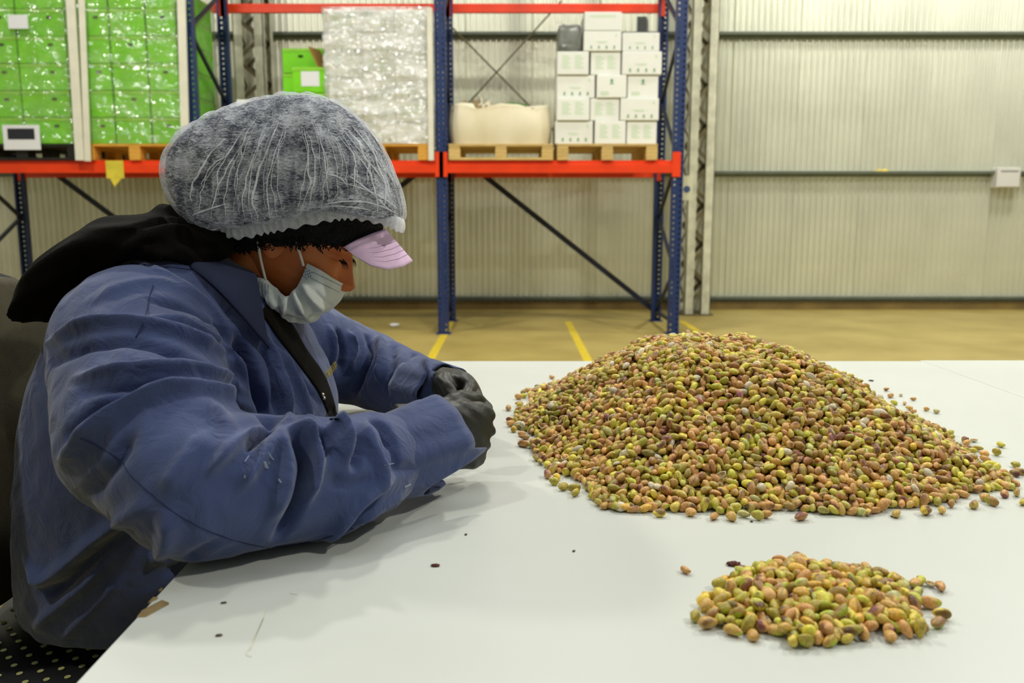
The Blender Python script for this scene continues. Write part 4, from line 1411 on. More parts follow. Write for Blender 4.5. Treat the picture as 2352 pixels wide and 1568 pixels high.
for i in range(nth):
    th = 2 * math.pi * i / nth
    for j in range(nr):
        r = -.118 + (.230) * j / (nr - 1)
        p, q = head_section(r, th)
        fr = max(0, math.cos(th))
        if fr > 0:
            nz = np.interp(r, [-.062, -.055, -.049, -.042, -.034, -.02, -.005, .012, .03], [0, .010, .021, .024, .020, .014, .010, .005, 0])
            sg = np.interp(r, [-.06, -.045, -.02, .01], [.014, .0125, .009, .009])
            p += nz * G(q, sg)
            for sd in (-1, 1):
                p += .010 * G(q - sd * .0155, .0075) * G(r + .046, .009)
                p -= .010 * G(q - sd * .031, .017) * G(r - .004, .011)
                p -= .005 * G(q - sd * .016, .008) * G(r - .002, .013)
                p += .0095 * G(q - sd * .033, .0125) * G(r + .001, .0095)
                p += .004 * G(q - sd * .030, .020) * G(r - .021, .008)
                p += .006 * G(q - sd * .043, .018) * G(r + .034, .016)
                p -= .003 * G(q - sd * (.020 - .25 * (r + .03)), .004) * G(r + .035, .02)
                p -= .0022 * G(q - sd * .036, .013) * G(r + .0095 - abs(q - sd * .034) * .12, .0016)
            p += .006 * G(q, .022) * (G(r + .073, .006) + G(r + .084, .006)) - .004 * G(q, .024) * G(r + .0785, .0022)
        HV.append(HL(p, q, r))
HF = grid_faces(nth, nr, True)
HV.append(HL(.012, 0, -.1182)); HV.append(HL(-.011, 0, .1125))
for i in range(nth):
    a = i * nr; b = ((i + 1) % nth) * nr
    HF.append((a, b, len(HV) - 2)); HF.append((a + nr - 1, len(HV) - 1, b + nr - 1))
# ears
def ear(sd):
    V = []; nu, nv = 28, 10
    for i in range(nu):
        a = 2 * math.pi * i / nu
        for j in range(nv):
            t = j / (nv - 1)
            rad = (1 - .9 * t)
            lift = .016 + .006 * math.sin(t * math.pi) - .006 * t
            V.append(HL(-.012 + .017 * rad * math.cos(a) - .004 * math.sin(a), sd * (.060 + lift * (0.35 + .65 * (.5 - .5 * math.cos(a)))), -.012 + .031 * rad * math.sin(a)))
    V.append(HL(-.012, sd * .070, -.012))
    Fc = grid_faces(nu, nv, True) + [(i * nv + nv - 1, ((i + 1) % nu) * nv + nv - 1, len(V) - 1) for i in range(nu)]
    return V, Fc
# body trunk, arms, legs under the clothes: one surface
P_hip = np.array((-.56, YH, .66)); P_chest = np.array((-.47, YH, .92)); P_neck = np.array((-.425, YH, 1.03))
P_skull = HL(-.035, 0, -.06)
SH_R = np.array((-.47, 1.115, .985)); SH_L = np.array((-.43, 1.465, .985))
EL_R = np.array((-.345, .905, .832)); WR_R = np.array((-.105, 1.150, .822))
EL_L = np.array((-.285, 1.60, .835)); WR_L = np.array((-.118, 1.415, .826))
K_R = np.array((-.13, 1.17, .60)); K_L = np.array((-.13, 1.42, .60))
A_R = np.array((-.18, 1.17, .10)); A_L = np.array((-.18, 1.42, .10))
body_parts = [
    loft([((-.57, YH, .545), (.12, 0, 0), (0, .15, 0)), ((-.56, YH, .60), (.135, 0, 0), (0, .17, 0)), ((-.54, YH, .72), (.125, 0, .02), (0, .16, 0)),
          ((-.50, YH, .84), (.12, 0, .02), (0, .165, 0)), ((-.465, YH, .94), (.10, 0, .02), (0, .16, 0)), ((-.44, YH, 1.0), (.07, 0, .02), (0, .10, 0))]),
    capsule(P_neck - np.array((.02, 0, .06)), P_skull, .058, .052),
    capsule(SH_R, EL_R, .055, .042), capsule(EL_R, WR_R, .042, .027), capsule(SH_L, EL_L, .055, .042), capsule(EL_L, WR_L, .042, .027),
    capsule((-.52, YH - .09, .615), K_R, .085, .06), capsule((-.52, YH + .09, .615), K_L, .085, .06),
    capsule(K_R, A_R, .058, .038), capsule(K_L, A_L, .058, .038)]
bme = remesh(body_parts, 0.008, 6)
bv = [tuple(v) for v in verts_np(bme)]; bf = [tuple(p.vertices) for p in bme.polygons]
for V_, F_ in ((HV, HF), ear(-1), ear(1)):
    n = len(bv); bv += [tuple(v) for v in V_]; bf += [tuple(q + n for q in f) for f in F_]
person = link('person', mesh_from('person', bv, bf, True), M['skin'])
tag(person, 'worker in navy jacket, hair net and mask, bent over the white table', 'person')
# eyelashes and brow
M['lash'] = mat('black_lash', rgb(12, 10, 10), 0.6)
for sd in (-1, 1):
    parts = []
    for i in range(9):
        a = -.013 + .026 * i / 8
        q0 = sd * .033 + a
        p0 = .086 - abs(a) * .35
        b0 = HL(p0, q0, -.0075)
        parts.append([b0, b0 + HR @ np.array((.006, a * .25, -.003)), b0 + HR @ np.array((.0095, a * .4, -.0085))])
    V = []; Fc = []
    for P in parts:
        me_ = tube_mesh('t', P, [.0007, .0006, .0002], 5)
        n = len(V); V += [tuple(v.co) for v in me_.vertices]; Fc += [tuple(x + n for x in f.vertices) for f in me_.polygons]
        bpy.data.meshes.remove(me_)
    lid = tube_mesh('t', [HL(.0855 - abs(-.014 + .0035 * i) * .35, sd * .033 - .014 + .0035 * i, -.0072) for i in range(9)], .0011, 6)
    n = len(V); V += [tuple(v.co) for v in lid.vertices]; Fc += [tuple(x + n for x in f.vertices) for f in lid.polygons]
    link('eyelashes', mesh_from('eyelashes', V, Fc, True), M['lash'], person)

# ---------------- jacket -------------------------------------------------
def ring(cx, cz, a, b, tilt, cy=YH):
    return ((cx, cy, cz), (a * math.cos(tilt), 0, -a * math.sin(tilt)), (0, b, 0))
jk = [
    loft([ring(-.575, .535, .165, .20, 0), ring(-.575, .57, .175, .215, 0), ring(-.565, .66, .180, .22, 0), ring(-.555, .735, .180, .222, .02),
          ring(-.505, .80, .225, .225, .10), ring(-.490, .87, .215, .225, .15), ring(-.475, .935, .190, .22, .25), ring(-.462, .985, .155, .20, .35),
          ring(-.445, 1.03, .115, .155, .40), ring(-.432, 1.058, .085, .105, .42), ring(-.425, 1.07, .06, .08, .42)], p=2.3),
    # near sleeve
    capsule((-.50, 1.115, .955), (-.425, .965, .875), .108, .102), capsule((-.425, .965, .875), (-.345, .900, .836), .100, .084),
    capsule((-.345, .900, .836), (-.222, .965, .822), .084, .071), capsule((-.222, .965, .822), (-.138, 1.075, .822), .071, .060),
    # far sleeve
    capsule((-.46, 1.45, .955), (-.36, 1.555, .875), .095, .085), capsule((-.36, 1.555, .875), (-.285, 1.60, .838), .085, .075),
    capsule((-.285, 1.60, .838), (-.19, 1.50, .825), .075, .062), capsule((-.19, 1.50, .825), (-.125, 1.425, .825), .062, .052)]
jme = subdivide(remesh(jk, 0.0062, 8, 0.5))
def bvh_of(me):
    return BVHTree.FromPolygons([tuple(v.co) for v in me.vertices], [tuple(p.vertices) for p in me.polygons])
def hit(bvh, u, v):
    d = ray(u, v); d = d / np.linalg.norm(d)
    loc, nor, idx, dist = bvh.ray_cast(Vector(CAM), Vector(d))
    return (None, None) if loc is None else (np.array(loc), np.array(nor))
def dens(px, step=2.5):
    out = []
    P = spline(px, max(8, int(sum(math.dist(px[i], px[i + 1]) for i in range(len(px) - 1)) / step)))
    return P
def sculpt(me, lines, passes=1):
    """raise ridges / press creases along curves lying on the cloth"""
    bvh = bvh_of(me)
    V = verts_np(me); N = normals_np(me)
    kd = KDTree(len(V))
    for i, v in enumerate(V): kd.insert(v, i)
    kd.balance()
    D = np.zeros(len(V))
    for px, sig, amp in lines:
        pts = []
        Pp = dens(px)
        for i, (u, v) in enumerate(Pp):
            h, n = hit(bvh, u, v)
            if h is None: continue
            vd = CAM - h; vd /= np.linalg.norm(vd)
            if abs(n @ vd) > .22: pts.append((h, i / (len(Pp) - 1)))
        if len(pts) < 2: continue
        best = {}
        for h, t in pts:
            w = min(1.0, 4.0 * t + .15, 4.0 * (1 - t) + .15)
            for co, idx, d in kd.find_range(Vector(h), sig * 2.6):
                val = w * math.exp(-(d / sig) ** 2)
                if val > best.get(idx, 0): best[idx] = val
        for idx, val in best.items(): D[idx] += amp * val
    V += N * D[:, None]
    set_verts(me, V)
# flatten what presses on the table
V = verts_np(jme)
m_ = (V[:, 2] < TZ + .004) & (V[:, 0] > TX0 - .004) & (V[:, 1] > .5)
V[m_, 2] = TZ + .002 + (V[m_, 2] - TZ - .004) * 0.02
m2 = (V[:, 2] < TZ - .002) & (V[:, 0] > TX0 - .012)
set_verts(jme, V)
R_, C_ = 1, -1
folds = [
    # (pixel curve, width m, height m): back and upper arm
    ([(95, 800), (180, 757), (270, 744), (380, 762), (470, 795), (545, 845)], .011, .010),
    ([(110, 835), (200, 795), (300, 785), (400, 808), (480, 845)], .014, -.008),
    ([(170, 868), (290, 852), (420, 850), (500, 866), (565, 905)], .010, .009),
    ([(190, 900), (300, 885), (420, 884), (500, 900)], .012, -.007),
    ([(140, 1062), (190, 1008), (260, 950), (330, 912), (420, 893), (505, 905), (580, 940)], .012, .013),
    ([(150, 1010), (210, 955), (290, 915), (380, 878)], .013, -.008),
    ([(330, 735), (420, 745), (500, 790), (560, 850), (590, 905)], .009, .007),
    ([(345, 690), (420, 705), (490, 745), (540, 800)], .010, -.005),
    ([(300, 600), (390, 640), (470, 700), (530, 760)], .012, .005),
    ([(210, 690), (300, 655), (380, 650), (450, 690)], .016, .004),
    ([(545, 770), (575, 840), (600, 905), (622, 975)], .013, -.022),
    # elbow pinch
    ([(628, 985), (600, 1000), (565, 1028)], .008, -.016),
    ([(600, 985), (560, 1010), (520, 1045), (480, 1085)], .009, .009),
    ([(630, 1005), (612, 1040), (580, 1080), (552, 1120)], .010, .008),
    ([(480, 930), (520, 985), (500, 1050)], .014, .006),
    ([(470, 1000), (420, 1060), (380, 1120)], .016, .005),
    ([(300, 1000), (250, 1080), (200, 1140)], .016, -.006),
    ([(390, 1180), (380, 1250), (345, 1290)], .014, .007),
    ([(500, 1240), (420, 1300), (380, 1312)], .012, -.004),
    # deep fold across the forearm by the elbow
    ([(672, 1000), (700, 1060), (693, 1120), (672, 1185), (640, 1235)], .011, -.017),
    ([(690, 985), (722, 1030), (722, 1090), (700, 1150)], .011, .012),
    ([(640, 990), (655, 1050), (650, 1120), (620, 1190)], .012, .010),
    # forearm
    ([(735, 990), (745, 1010), (752, 1040)], .010, -.012),
    ([(765, 975), (790, 1010), (800, 1060)], .011, .008),
    ([(800, 985), (820, 1020), (815, 1075)], .009, -.009),
    ([(830, 975), (845, 1020), (870, 1075), (865, 1110)], .010, .009),
    ([(905, 930), (930, 985), (960, 1050)], .010, .007),
    ([(880, 975), (905, 1020), (915, 1075)], .010, -.006),
    ([(905, 1095), (850, 1130), (790, 1195), (740, 1250)], .011, .007),
    ([(870, 1140), (820, 1195), (790, 1225)], .010, -.006),
    ([(980, 1110), (900, 1150), (820, 1200)], .010, .004),
    ([(760, 1100), (800, 1110), (850, 1100)], .012, -.004),
    ([(900, 945), (925, 950), (950, 985)], .012, .012), ([(860, 962), (880, 985), (892, 1020)], .011, -.012), ([(770, 985), (785, 1000), (790, 1030)], .012, .010),
    ([(668, 995), (690, 998), (705, 1015)], .010, .010), ([(722, 1000), (735, 1012), (742, 1040)], .009, -.010), ([(965, 955), (990, 1000), (1005, 1050)], .010, .006),
    ([(985, 1090), (950, 1075), (900, 1080)], .012, -.004),
    # chest
    ([(575, 740), (620, 810), (650, 890), (665, 975)], .010, .009),
    ([(600, 790), (632, 860), (640, 960)], .011, -.010),
    ([(640, 800), (685, 890), (715, 975)], .012, .007),
    ([(620, 760), (680, 850), (735, 930)], .010, -.004),
    # lower back and hip folds
    ([(60, 1290), (100, 1330), (150, 1300), (230, 1230), (330, 1160)], .013, .010),
    ([(90, 1360), (150, 1345), (220, 1280), (300, 1215)], .011, -.009),
    ([(80, 1440), (150, 1380), (240, 1300)], .012, .007),
    ([(140, 1470), (210, 1400), (280, 1330)], .012, .005),
    # far sleeve
    ([(775, 760), (790, 800), (780, 860)], .009, -.010), ([(800, 765), (815, 800), (810, 850)], .009, .009),
    ([(845, 770), (850, 810), (825, 870), (815, 905)], .010, -.011), ([(870, 775), (880, 820), (870, 870)], .011, .010),
    ([(905, 790), (900, 850), (890, 900)], .010, -.007), ([(950, 812), (962, 850), (958, 905)], .008, -.012), ([(975, 822), (990, 860), (1000, 885)], .010, .008),
    ([(755, 750), (765, 800), (760, 850)], .008, .007),
]
sculpt(jme, [(a, b * (.70 if c > 0 else .60), c * (1.7 if c > 0 else 1.9)) for a, b, c in folds])
# seams pressed into the cloth
seams = [
    ([(352, 655), (342, 685), (338, 712), (330, 742), (312, 775)], .0035, -.0035),
    ([(185, 1006), (235, 1030), (280, 1060), (300, 1092), (360, 1145), (420, 1190), (500, 1228), (575, 1250), (640, 1257), (700, 1248), (780, 1225), (860, 1195), (930, 1168), (985, 1152)], .0045, -.004),
    ([(300, 605), (380, 612), (440, 620)], .0035, -.003)]

# cloth crumple noise
V = verts_np(jme); N = normals_np(jme)
nz = (np.sin(V @ np.array((41, 23, -37)) + 1.3 * np.sin(V @ np.array((-19, 33, 29)))) * np.sin(V @ np.array((-27, 45, 31)) + 2)) * .0016
nz += np.sin(V @ np.array((95, -60, 70)) + 2 * np.sin(V @ np.array((50, 61, -43)))) * .0006
V += N * nz[:, None]
m_ = (V[:, 2] < TZ + .003) & (V[:, 0] > TX0 - .004) & (V[:, 1] > .5)
V[m_, 2] = TZ + .0015
set_verts(jme, V)
# keep the sleeve end inside its cuff
_c0, _ax = np.array((-.180, 1.025, .822)), np.array((.082, .093, .008)); _ax /= np.linalg.norm(_ax)
V = verts_np(jme)
tt = (V - _c0) @ _ax
rad = (V - _c0) - tt[:, None] * _ax
rl = np.linalg.norm(rad, axis=1)
near_ = (tt > -.002) & (tt < .16) & (rl < .11) & (V[:, 1] < 1.30)
lim = .049 + .019 * np.clip(1 - tt / .055, 0, 1)
k_ = np.where(near_ & (rl > lim), lim / np.maximum(rl, 1e-6), 1.0)
V = _c0 + tt[:, None] * _ax + rad * k_[:, None]
set_verts(jme, V)
smooth_shade(jme)
jacket = link('jacket', jme, M['jacket'], person)
jme.materials.append(M['jacket_shade'])
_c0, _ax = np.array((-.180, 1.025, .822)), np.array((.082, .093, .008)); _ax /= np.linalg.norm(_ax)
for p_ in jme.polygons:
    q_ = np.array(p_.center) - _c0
    if q_ @ _ax > .050 and q_[1] < .16 and abs(q_[2]) < .09 and q_[0] > 0: p_.material_index = 1  # shade of the sleeve opening put into the face colour
JB = bvh_of(jme)

for px, sg_, am_ in seams:
    pts = []
    for (u, v) in dens(px, 9):
        h, n = hit(JB, u, v)
        if h is not None: pts.append(h + n * .0002)
    for _k in range(2):
        pts = [pts[0]] + [(pts[q - 1] + pts[q + 1] + 2 * pts[q]) / 4 for q in range(1, len(pts) - 1)] + [pts[-1]]
    link('seam', tube_mesh('seam', pts, .0007, 6), M['thread'], jacket)
def on_jacket(u, v, off=0.003, fallbackY=None):
    h, n = hit(JB, u, v)
    if h is None: return at_y(u, v, fallbackY or YH - .05)
    d = CAM - h; d /= np.linalg.norm(d)
    return h + d * off
def patch(name, rows, m, parent, nu=24, nv=10, thick=0.002, bulge=0.0, surf=None, off=0.003):
    """cloth patch spanned by rows of control points (u, v, Y) or (u, v) on the jacket"""
    R = []
    for row in rows:
        pts = [at_y(*c) if len(c) == 3 else on_jacket(c[0], c[1], off) for c in row]
        R.append(spline(pts, nu))
    R = np.array(R)
    out = np.array([spline(R[:, i], nv) for i in range(nu)])
    if bulge:
        c = out.reshape(-1, 3).mean(0)
        d = CAM - c; d /= np.linalg.norm(d)
        for i in range(nu):
            for j in range(nv):
                out[i, j] += d * bulge * math.sin(math.pi * j / (nv - 1)) * math.sin(math.pi * (.1 + .8 * i / (nu - 1)))
    me = mesh_from(name, out.reshape(-1, 3), grid_faces(nu, nv), True)
    o = link(name, me, m, parent)
    if thick:
        sd = o.modifiers.new('thick', 'SOLIDIFY'); sd.thickness = thick; sd.offset = 0
    return o
# collar
patch('collar', [[(386, 566, 1.30), (430, 579, 1.235), (490, 600, 1.205), (550, 620, 1.190), (588, 630, 1.195)],
                 [(384, 574, 1.29), (428, 590, 1.205), (490, 625, 1.170), (548, 665, 1.160), (600, 700, 1.175)],
                 [(383, 584, 1.28), (426, 606, 1.19), (490, 655, 1.150), (550, 720, 1.140), (618, 800, 1.150)]], M['jacket_shade'], jacket, 30, 12, .003, .006)
# black strip: inner garment plus painted gap shadow between the two fronts
fa = spline([(600, 716), (640, 775), (688, 838), (733, 902), (758, 962)], 60)
fb = spline([(612, 700), (668, 742), (702, 800), (748, 868), (778, 962)], 60)
FV = []
for i in range(60):
    for j in range(9):
        u, v = fa[i] + (fb[i] - fa[i]) * j / 8
        FV.append(on_jacket(u, v, .004, YH - .06))
FV = np.array(FV).reshape(60, 9, 3)
for _k in range(4):
    FV[1:-1] = (FV[:-2] + FV[2:] + 2 * FV[1:-1]) / 4
fo = link('shaded_front_gap', mesh_from('shaded_front_gap', FV.reshape(-1, 3), grid_faces(60, 9), True), M['black_cloth'], jacket)
fs = fo.modifiers.new('t', 'SOLIDIFY'); fs.thickness = .002; fs.offset = 0
# embroidered name strip and snaps (illegible in the photograph: short strokes only)
nm = []
bm = bmesh.new()
for i in range(9):
    u, v = 750 + 2.6 * i, 862 - 3.2 * i
    p = on_jacket(u - 2, v - 6, .012); q = on_jacket(u + 3, v + 7, .012)
    add_bar(bm, p, q, .0022 if i % 2 else .0014, .0012, up=(0, 1, 0))
link('embroidery', bm_mesh('embroidery', bm), M['yellow_thread'], jacket)
for (u, v) in ((741, 906), (744, 914)):
    bm = bmesh.new(); bmesh.ops.create_uvsphere(bm, u_segments=12, v_segments=8, radius=.0028)
    s_ = link('snap', bm_mesh('snap', bm, True), M['silver'], jacket); s_.location = on_jacket(u, v, .008)
# chalky smear on the sleeve
M['smear'] = mat('white_dust_smear', rgb(158, 168, 190), 0.9)
for (u, v, u2, v2, w) in ((596, 1040, 612, 1072, .0022), (606, 1060, 613, 1075, .004), (616, 1040, 628, 1056, .0015), (562, 1060, 572, 1046, .0012), (604, 1042, 620, 1066, .0012), (560, 1094, 563, 1096, .003),
                          (884, 1068, 904, 1064, .0015), (930, 1118, 944, 1112, .002), (640, 1100, 646, 1108, .0012)):
    bm = bmesh.new()
    add_bar(bm, on_jacket(u, v, .0008), on_jacket(u2, v2, .0008), w, .0006, up=(0, 1, 0))
    link('dust_smear', bm_mesh('dust_smear', bm), M['smear'], jacket)

# near cuff: open, unbuttoned, with a notch and a flap
def cuff(W0, W1, r0, r1, notch, name='cuff', flare=0.0, squash=.9):
    t = W1 - W0; t /= np.linalg.norm(t)
    a = np.cross(t, (0, 0, 1)); a /= np.linalg.norm(a); b = np.cross(a, t)
    V = []; nu, nv = 56, 9
    for i in range(nu):
        th = 2 * math.pi * i / nu
        ext = 1 - notch * math.exp(-((th - 5.45) / .40) ** 4) + .24 * math.exp(-((th - 6.15) / .20) ** 2) * (notch > 0)
        for j in range(nv):
            s = j / (nv - 1)
            r = r0 + (r1 - r0) * s + .0022 * math.sin(5 * th + 1) * s + .0016 * math.sin(9 * th)
            c = W0 + (W1 - W0) * s * ext
            V.append(c + r * (math.cos(th) * a + squash * math.sin(th) * b))
    V = np.array(V)
    V[:, 2] = np.maximum(V[:, 2], TZ + .002)
    o = link(name, mesh_from(name, V, grid_faces(nu, nv, True), True), M['jacket'], jacket)
    sd = o.modifiers.new('thick', 'SOLIDIFY'); sd.thickness = .0022; sd.offset = 0
    return o
cuff(np.array((-.172, 1.034, .822)), np.array((-.100, 1.116, .828)), .0545, .066, .62)
cuff(np.array((-.165, 1.475, .826)), np.array((-.112, 1.405, .828)), .060, .055, 0.0)
bm = bmesh.new(); bmesh.ops.create_uvsphere(bm, u_segments=12, v_segments=8, radius=.0035)
s_ = link('snap', bm_mesh('snap', bm, True), M['silver'], jacket); s_.location = at_y(1037, 1076, 1.105)

# ---------------- trousers and shoes -------------------------------------
tr = [capsule((-.54, YH - .09, .63), K_R, .098, .078), capsule((-.54, YH + .09, .63), K_L, .098, .078), capsule(K_R, A_R + np.array((0, 0, .03)), .076, .058), capsule(K_L, A_L + np.array((0, 0, .03)), .076, .058)]
tme = remesh(tr, .010, 8); smooth_shade(tme)
link('trousers', tme, M['trouser'], person)
for a_ in (A_R, A_L):
    sv, sf = loft([(a_ + np.array((-.085, 0, -.055)), (0, .020, 0), (0, 0, .030)), (a_ + np.array((-.07, 0, -.045)), (0, .036, 0), (0, 0, .052)), (a_ + np.array((0, 0, -.04)), (0, .038, 0), (0, 0, .060)),
                   (a_ + np.array((.08, 0, -.055)), (0, .042, 0), (0, 0, .042)), (a_ + np.array((.15, 0, -.068)), (0, .044, 0), (0, 0, .030)), (a_ + np.array((.185, 0, -.075)), (0, .026, 0), (0, 0, .018))], 24)
    sv = np.array(sv); sv[:, 2] = np.maximum(sv[:, 2], .002)
    link('shoe', mesh_from('shoe', sv, sf, True), M['shoe'], person)

# ---------------- hood ----------------------------------------------------
outer = [(520, 560), (470, 508), (430, 492), (400, 487), (350, 492), (290, 498), (240, 530), (185, 577), (152, 622), (140, 672), (133, 706)]
inner = [(560, 640), (500, 612), (450, 592), (420, 580), (380, 578), (330, 594), (280, 622), (225, 662), (182, 700), (158, 720), (148, 726)]
OC = spline([at_y(u, v, YH) for u, v in outer], 60); IC = spline([at_y(u, v, YH) for u, v in inner], 60)
HVv = []
for i in range(60):
    t = i / 59
    c = (OC[i] + IC[i]) / 2; d = (OC[i] - IC[i]) / 2
    c = c - d * .18; d = d * 1.18
    b = np.interp(t, [0, .15, .4, .7, .9, 1], [.105, .125, .165, .175, .15, .11])
    k = np.interp(t, [0, .04, .93, 1], [.6, 1, 1, .25])
    for m in range(64):
        th = 2 * math.pi * m / 64
        ct, s = math.cos(th), math.sin(th)
        ripple = 1 + .05 * math.sin(6 * th + 7 * t) * min(1, 4 * t) + .03 * math.sin(11 * th - 13 * t)
        HVv.append(c + d * k * np.sign(ct) * abs(ct) ** .85 * ripple + np.array((0, b * k * np.sign(s) * abs(s) ** .85 * ripple, 0)))
HFf = []
for i in range(59):
    for m in range(64):
        x = i * 64 + m; y = i * 64 + (m + 1) % 64
        HFf.append((x, y, y + 64, x + 64))
HFf += [tuple(range(63, -1, -1)), tuple(range(59 * 64, 60 * 64))]
# the upper curl of the hood edge at the nape
curl = capsule(at_y(375, 492, YH - .03), at_y(430, 505, YH - .05), .016, .020)
curl2 = capsule(at_y(430, 505, YH - .05), at_y(500, 560, YH - .08), .020, .024)
hme = remesh([(HVv, HFf), curl, curl2, capsule(at_y(375, 490, YH + .05), at_y(375, 492, YH - .03), .014, .016)], .0055, 4, .5)
sculpt(hme, [([(160, 690), (230, 620), (310, 555), (400, 530), (480, 545)], .008, .007), ([(150, 700), (240, 635), (330, 572), (420, 556), (500, 575)], .007, -.008),
             ([(180, 640), (250, 575), (320, 525), (400, 510)], .008, -.006), ([(170, 700), (260, 640), (350, 590), (430, 572)], .007, .006),
             ([(200, 665), (290, 600), (380, 560), (470, 560)], .006, .007), ([(215, 610), (280, 560), (350, 528), (430, 525)], .006, .006), ([(300, 520), (370, 505), (440, 512), (500, 545)], .006, .006), ([(380, 478), (405, 474), (430, 496), (450, 520)], .005, .005), ([(390, 488), (415, 500), (430, 520)], .004, -.006)])
smooth_shade(hme)
link('hood', hme, M['black_cloth'], person)

# ---------------- knit hat -------------------------------------------------
NET = [(405, 400), (411, 352), (438, 312), (490, 276), (560, 246), (622, 226), (690, 217), (758, 225), (808, 254), (848, 294), (880, 345), (904, 408), (921, 458), (927, 490), (918, 520),
       (890, 510), (850, 498), (800, 492), (760, 494), (700, 505), (640, 518), (600, 524), (560, 533), (520, 532), (480, 514), (442, 486), (416, 446)]
NC = (668, 392)
na = np.array([math.atan2(-(v - NC[1]), u - NC[0]) for u, v in NET]); nrr = np.array([math.hypot(u - NC[0], v - NC[1]) for u, v in NET])
o_ = np.argsort(na); na, nrr = na[o_], nrr[o_]
_g = np.linspace(-np.pi, np.pi, 721)
_v = np.interp(_g, np.concatenate([na - 2 * np.pi, na, na + 2 * np.pi]), np.tile(nrr, 3))
_v = np.convolve(np.concatenate([_v[:-1][-8:], _v, _v[1:9]]), np.ones(17) / 17, 'same')[8:-8]
def net_R(a): return float(np.interp((a + np.pi) % (2 * np.pi) - np.pi, _g, _v))
def net_point(a, rho, side, scale=1.0, b=.128):
    R = net_R(a) * rho * scale
    w = .5 - .5 * math.sin(a)                       # 1 at the bottom
    p = 2.5 + 3.0 * w
    y = b * scale * max(0.0, 1 - rho ** p) ** (1 / p)
    P = at_y(NC[0] + R * math.cos(a), NC[1] - R * math.sin(a), YH)
    return P + np.array((0, side * y, 0))
def net_shell(scale, na_, nrho, b=.128, bump=None):
    V = []; idx = {}
    rhos = [math.sin(math.pi / 2 * k / (nrho - 1)) for k in range(nrho)]
    for side in (-1, 1):
        for k, rho in enumerate(rhos):
            for i in range(na_):
                if side == 1 and k == nrho - 1:
                    idx[(side, k, i)] = idx[(-1, k, i)]; continue
                a = 2 * math.pi * i / na_
                if k == 0 and i > 0:
                    idx[(side, k, i)] = idx[(side, 0, 0)]; continue
                P = net_point(a, rho, side, scale, b)
                if bump: P = P + bump(P, a, rho, side)
                idx[(side, k, i)] = len(V); V.append(P)
    Fc = []
    for side in (-1, 1):
        for k in range(nrho - 1):
            for i in range(na_):
                q = [idx[(side, k, i)], idx[(side, k + 1, i)], idx[(side, k + 1, (i + 1) % na_)], idx[(side, k, (i + 1) % na_)]]
                q2 = []
                for x in q:
                    if x not in q2: q2.append(x)
                if len(q2) >= 3: Fc.append(tuple(q2) if side == 1 else tuple(reversed(q2)))
    return V, Fc
crown = net_shell(.966, 110, 30, .122)
# head band part of the hat with its fuzzy lower edge
KV = []; nb, nk = 260, 22
kr = np.random.default_rng(4)
for i in range(nb):
    th = 2 * math.pi * i / nb
    p_, q_ = head_section(.0, th, .014)
    lo = .023 + (p_ - .091) * .468 + .0022 * math.sin(37 * th) + kr.uniform(-.0022, .0022)
    for j in range(nk):
        t = j / (nk - 1)
        r = lo + (.085 - lo) * t
        off = .013 + .006 * math.sin(math.pi * min(1, t * 2.2)) + kr.uniform(-.0016, .0016)
        off += .010 * max(0, math.cos(th)) ** 2
        if j == 0: off = .004
        p, q = head_section(min(r, .085), th, off)
        KV.append(HL(p, q, r))
KF = grid_faces(nb, nk, True)
KF.append(tuple(i * nk + nk - 1 for i in range(nb)))
V_ = [tuple(x) for x in crown[0]]; F_ = list(crown[1]); n = len(V_)
V_ += [tuple(x) for x in KV]; F_ += [tuple(q + n for q in f) for f in KF]
kh = link('knit_hat', mesh_from('knit_hat', V_, F_, True), M['knit'], person)
M['hat_crown'] = mat('dark_slate_hat_crown', rgb(40, 52, 82), 0.95, 0, col2=rgb(22, 28, 46), var_scale=26, bump=.4, bump_scale=160)
kh.data.materials.append(M['hat_crown'])
for q in range(len(crown[1])): kh.data.polygons[q].material_index = 1
kh['label'] = 'black fuzzy hat seen under the hair net'
# fuzz: short curled loops along the lower edge
V_ = []; F_ = []
for q in range(420):
    th = kr.uniform(math.pi * .95, math.pi * 2.05) + 0
    th = kr.uniform(-2.2, .12)
    p_, q_ = head_section(.0, th, .014)
    lo = .023 + (p_ - .091) * .468
    r = lo + abs(kr.normal(0, .010))
    p, qq = head_section(r, th, .017)
    b0 = HL(p, qq, r); s = kr.normal(0, 1, 3) * .004
    me_ = tube_mesh('t', spline([b0, b0 + s + np.array((0, -.002, -.001)), b0 + s * .4 + kr.normal(0, .003, 3)], 5), .0007, 4)
    n = len(V_); V_ += [tuple(v.co) for v in me_.vertices]; F_ += [tuple(x + n for x in f.vertices) for f in me_.polygons]
    bpy.data.meshes.remove(me_)
fz = link('knit_loops', mesh_from('knit_loops', V_, F_, True), M['knit'], person); fz['kind'] = 'stuff'
fz['label'] = 'tiny black loops of the fuzzy hat edge'
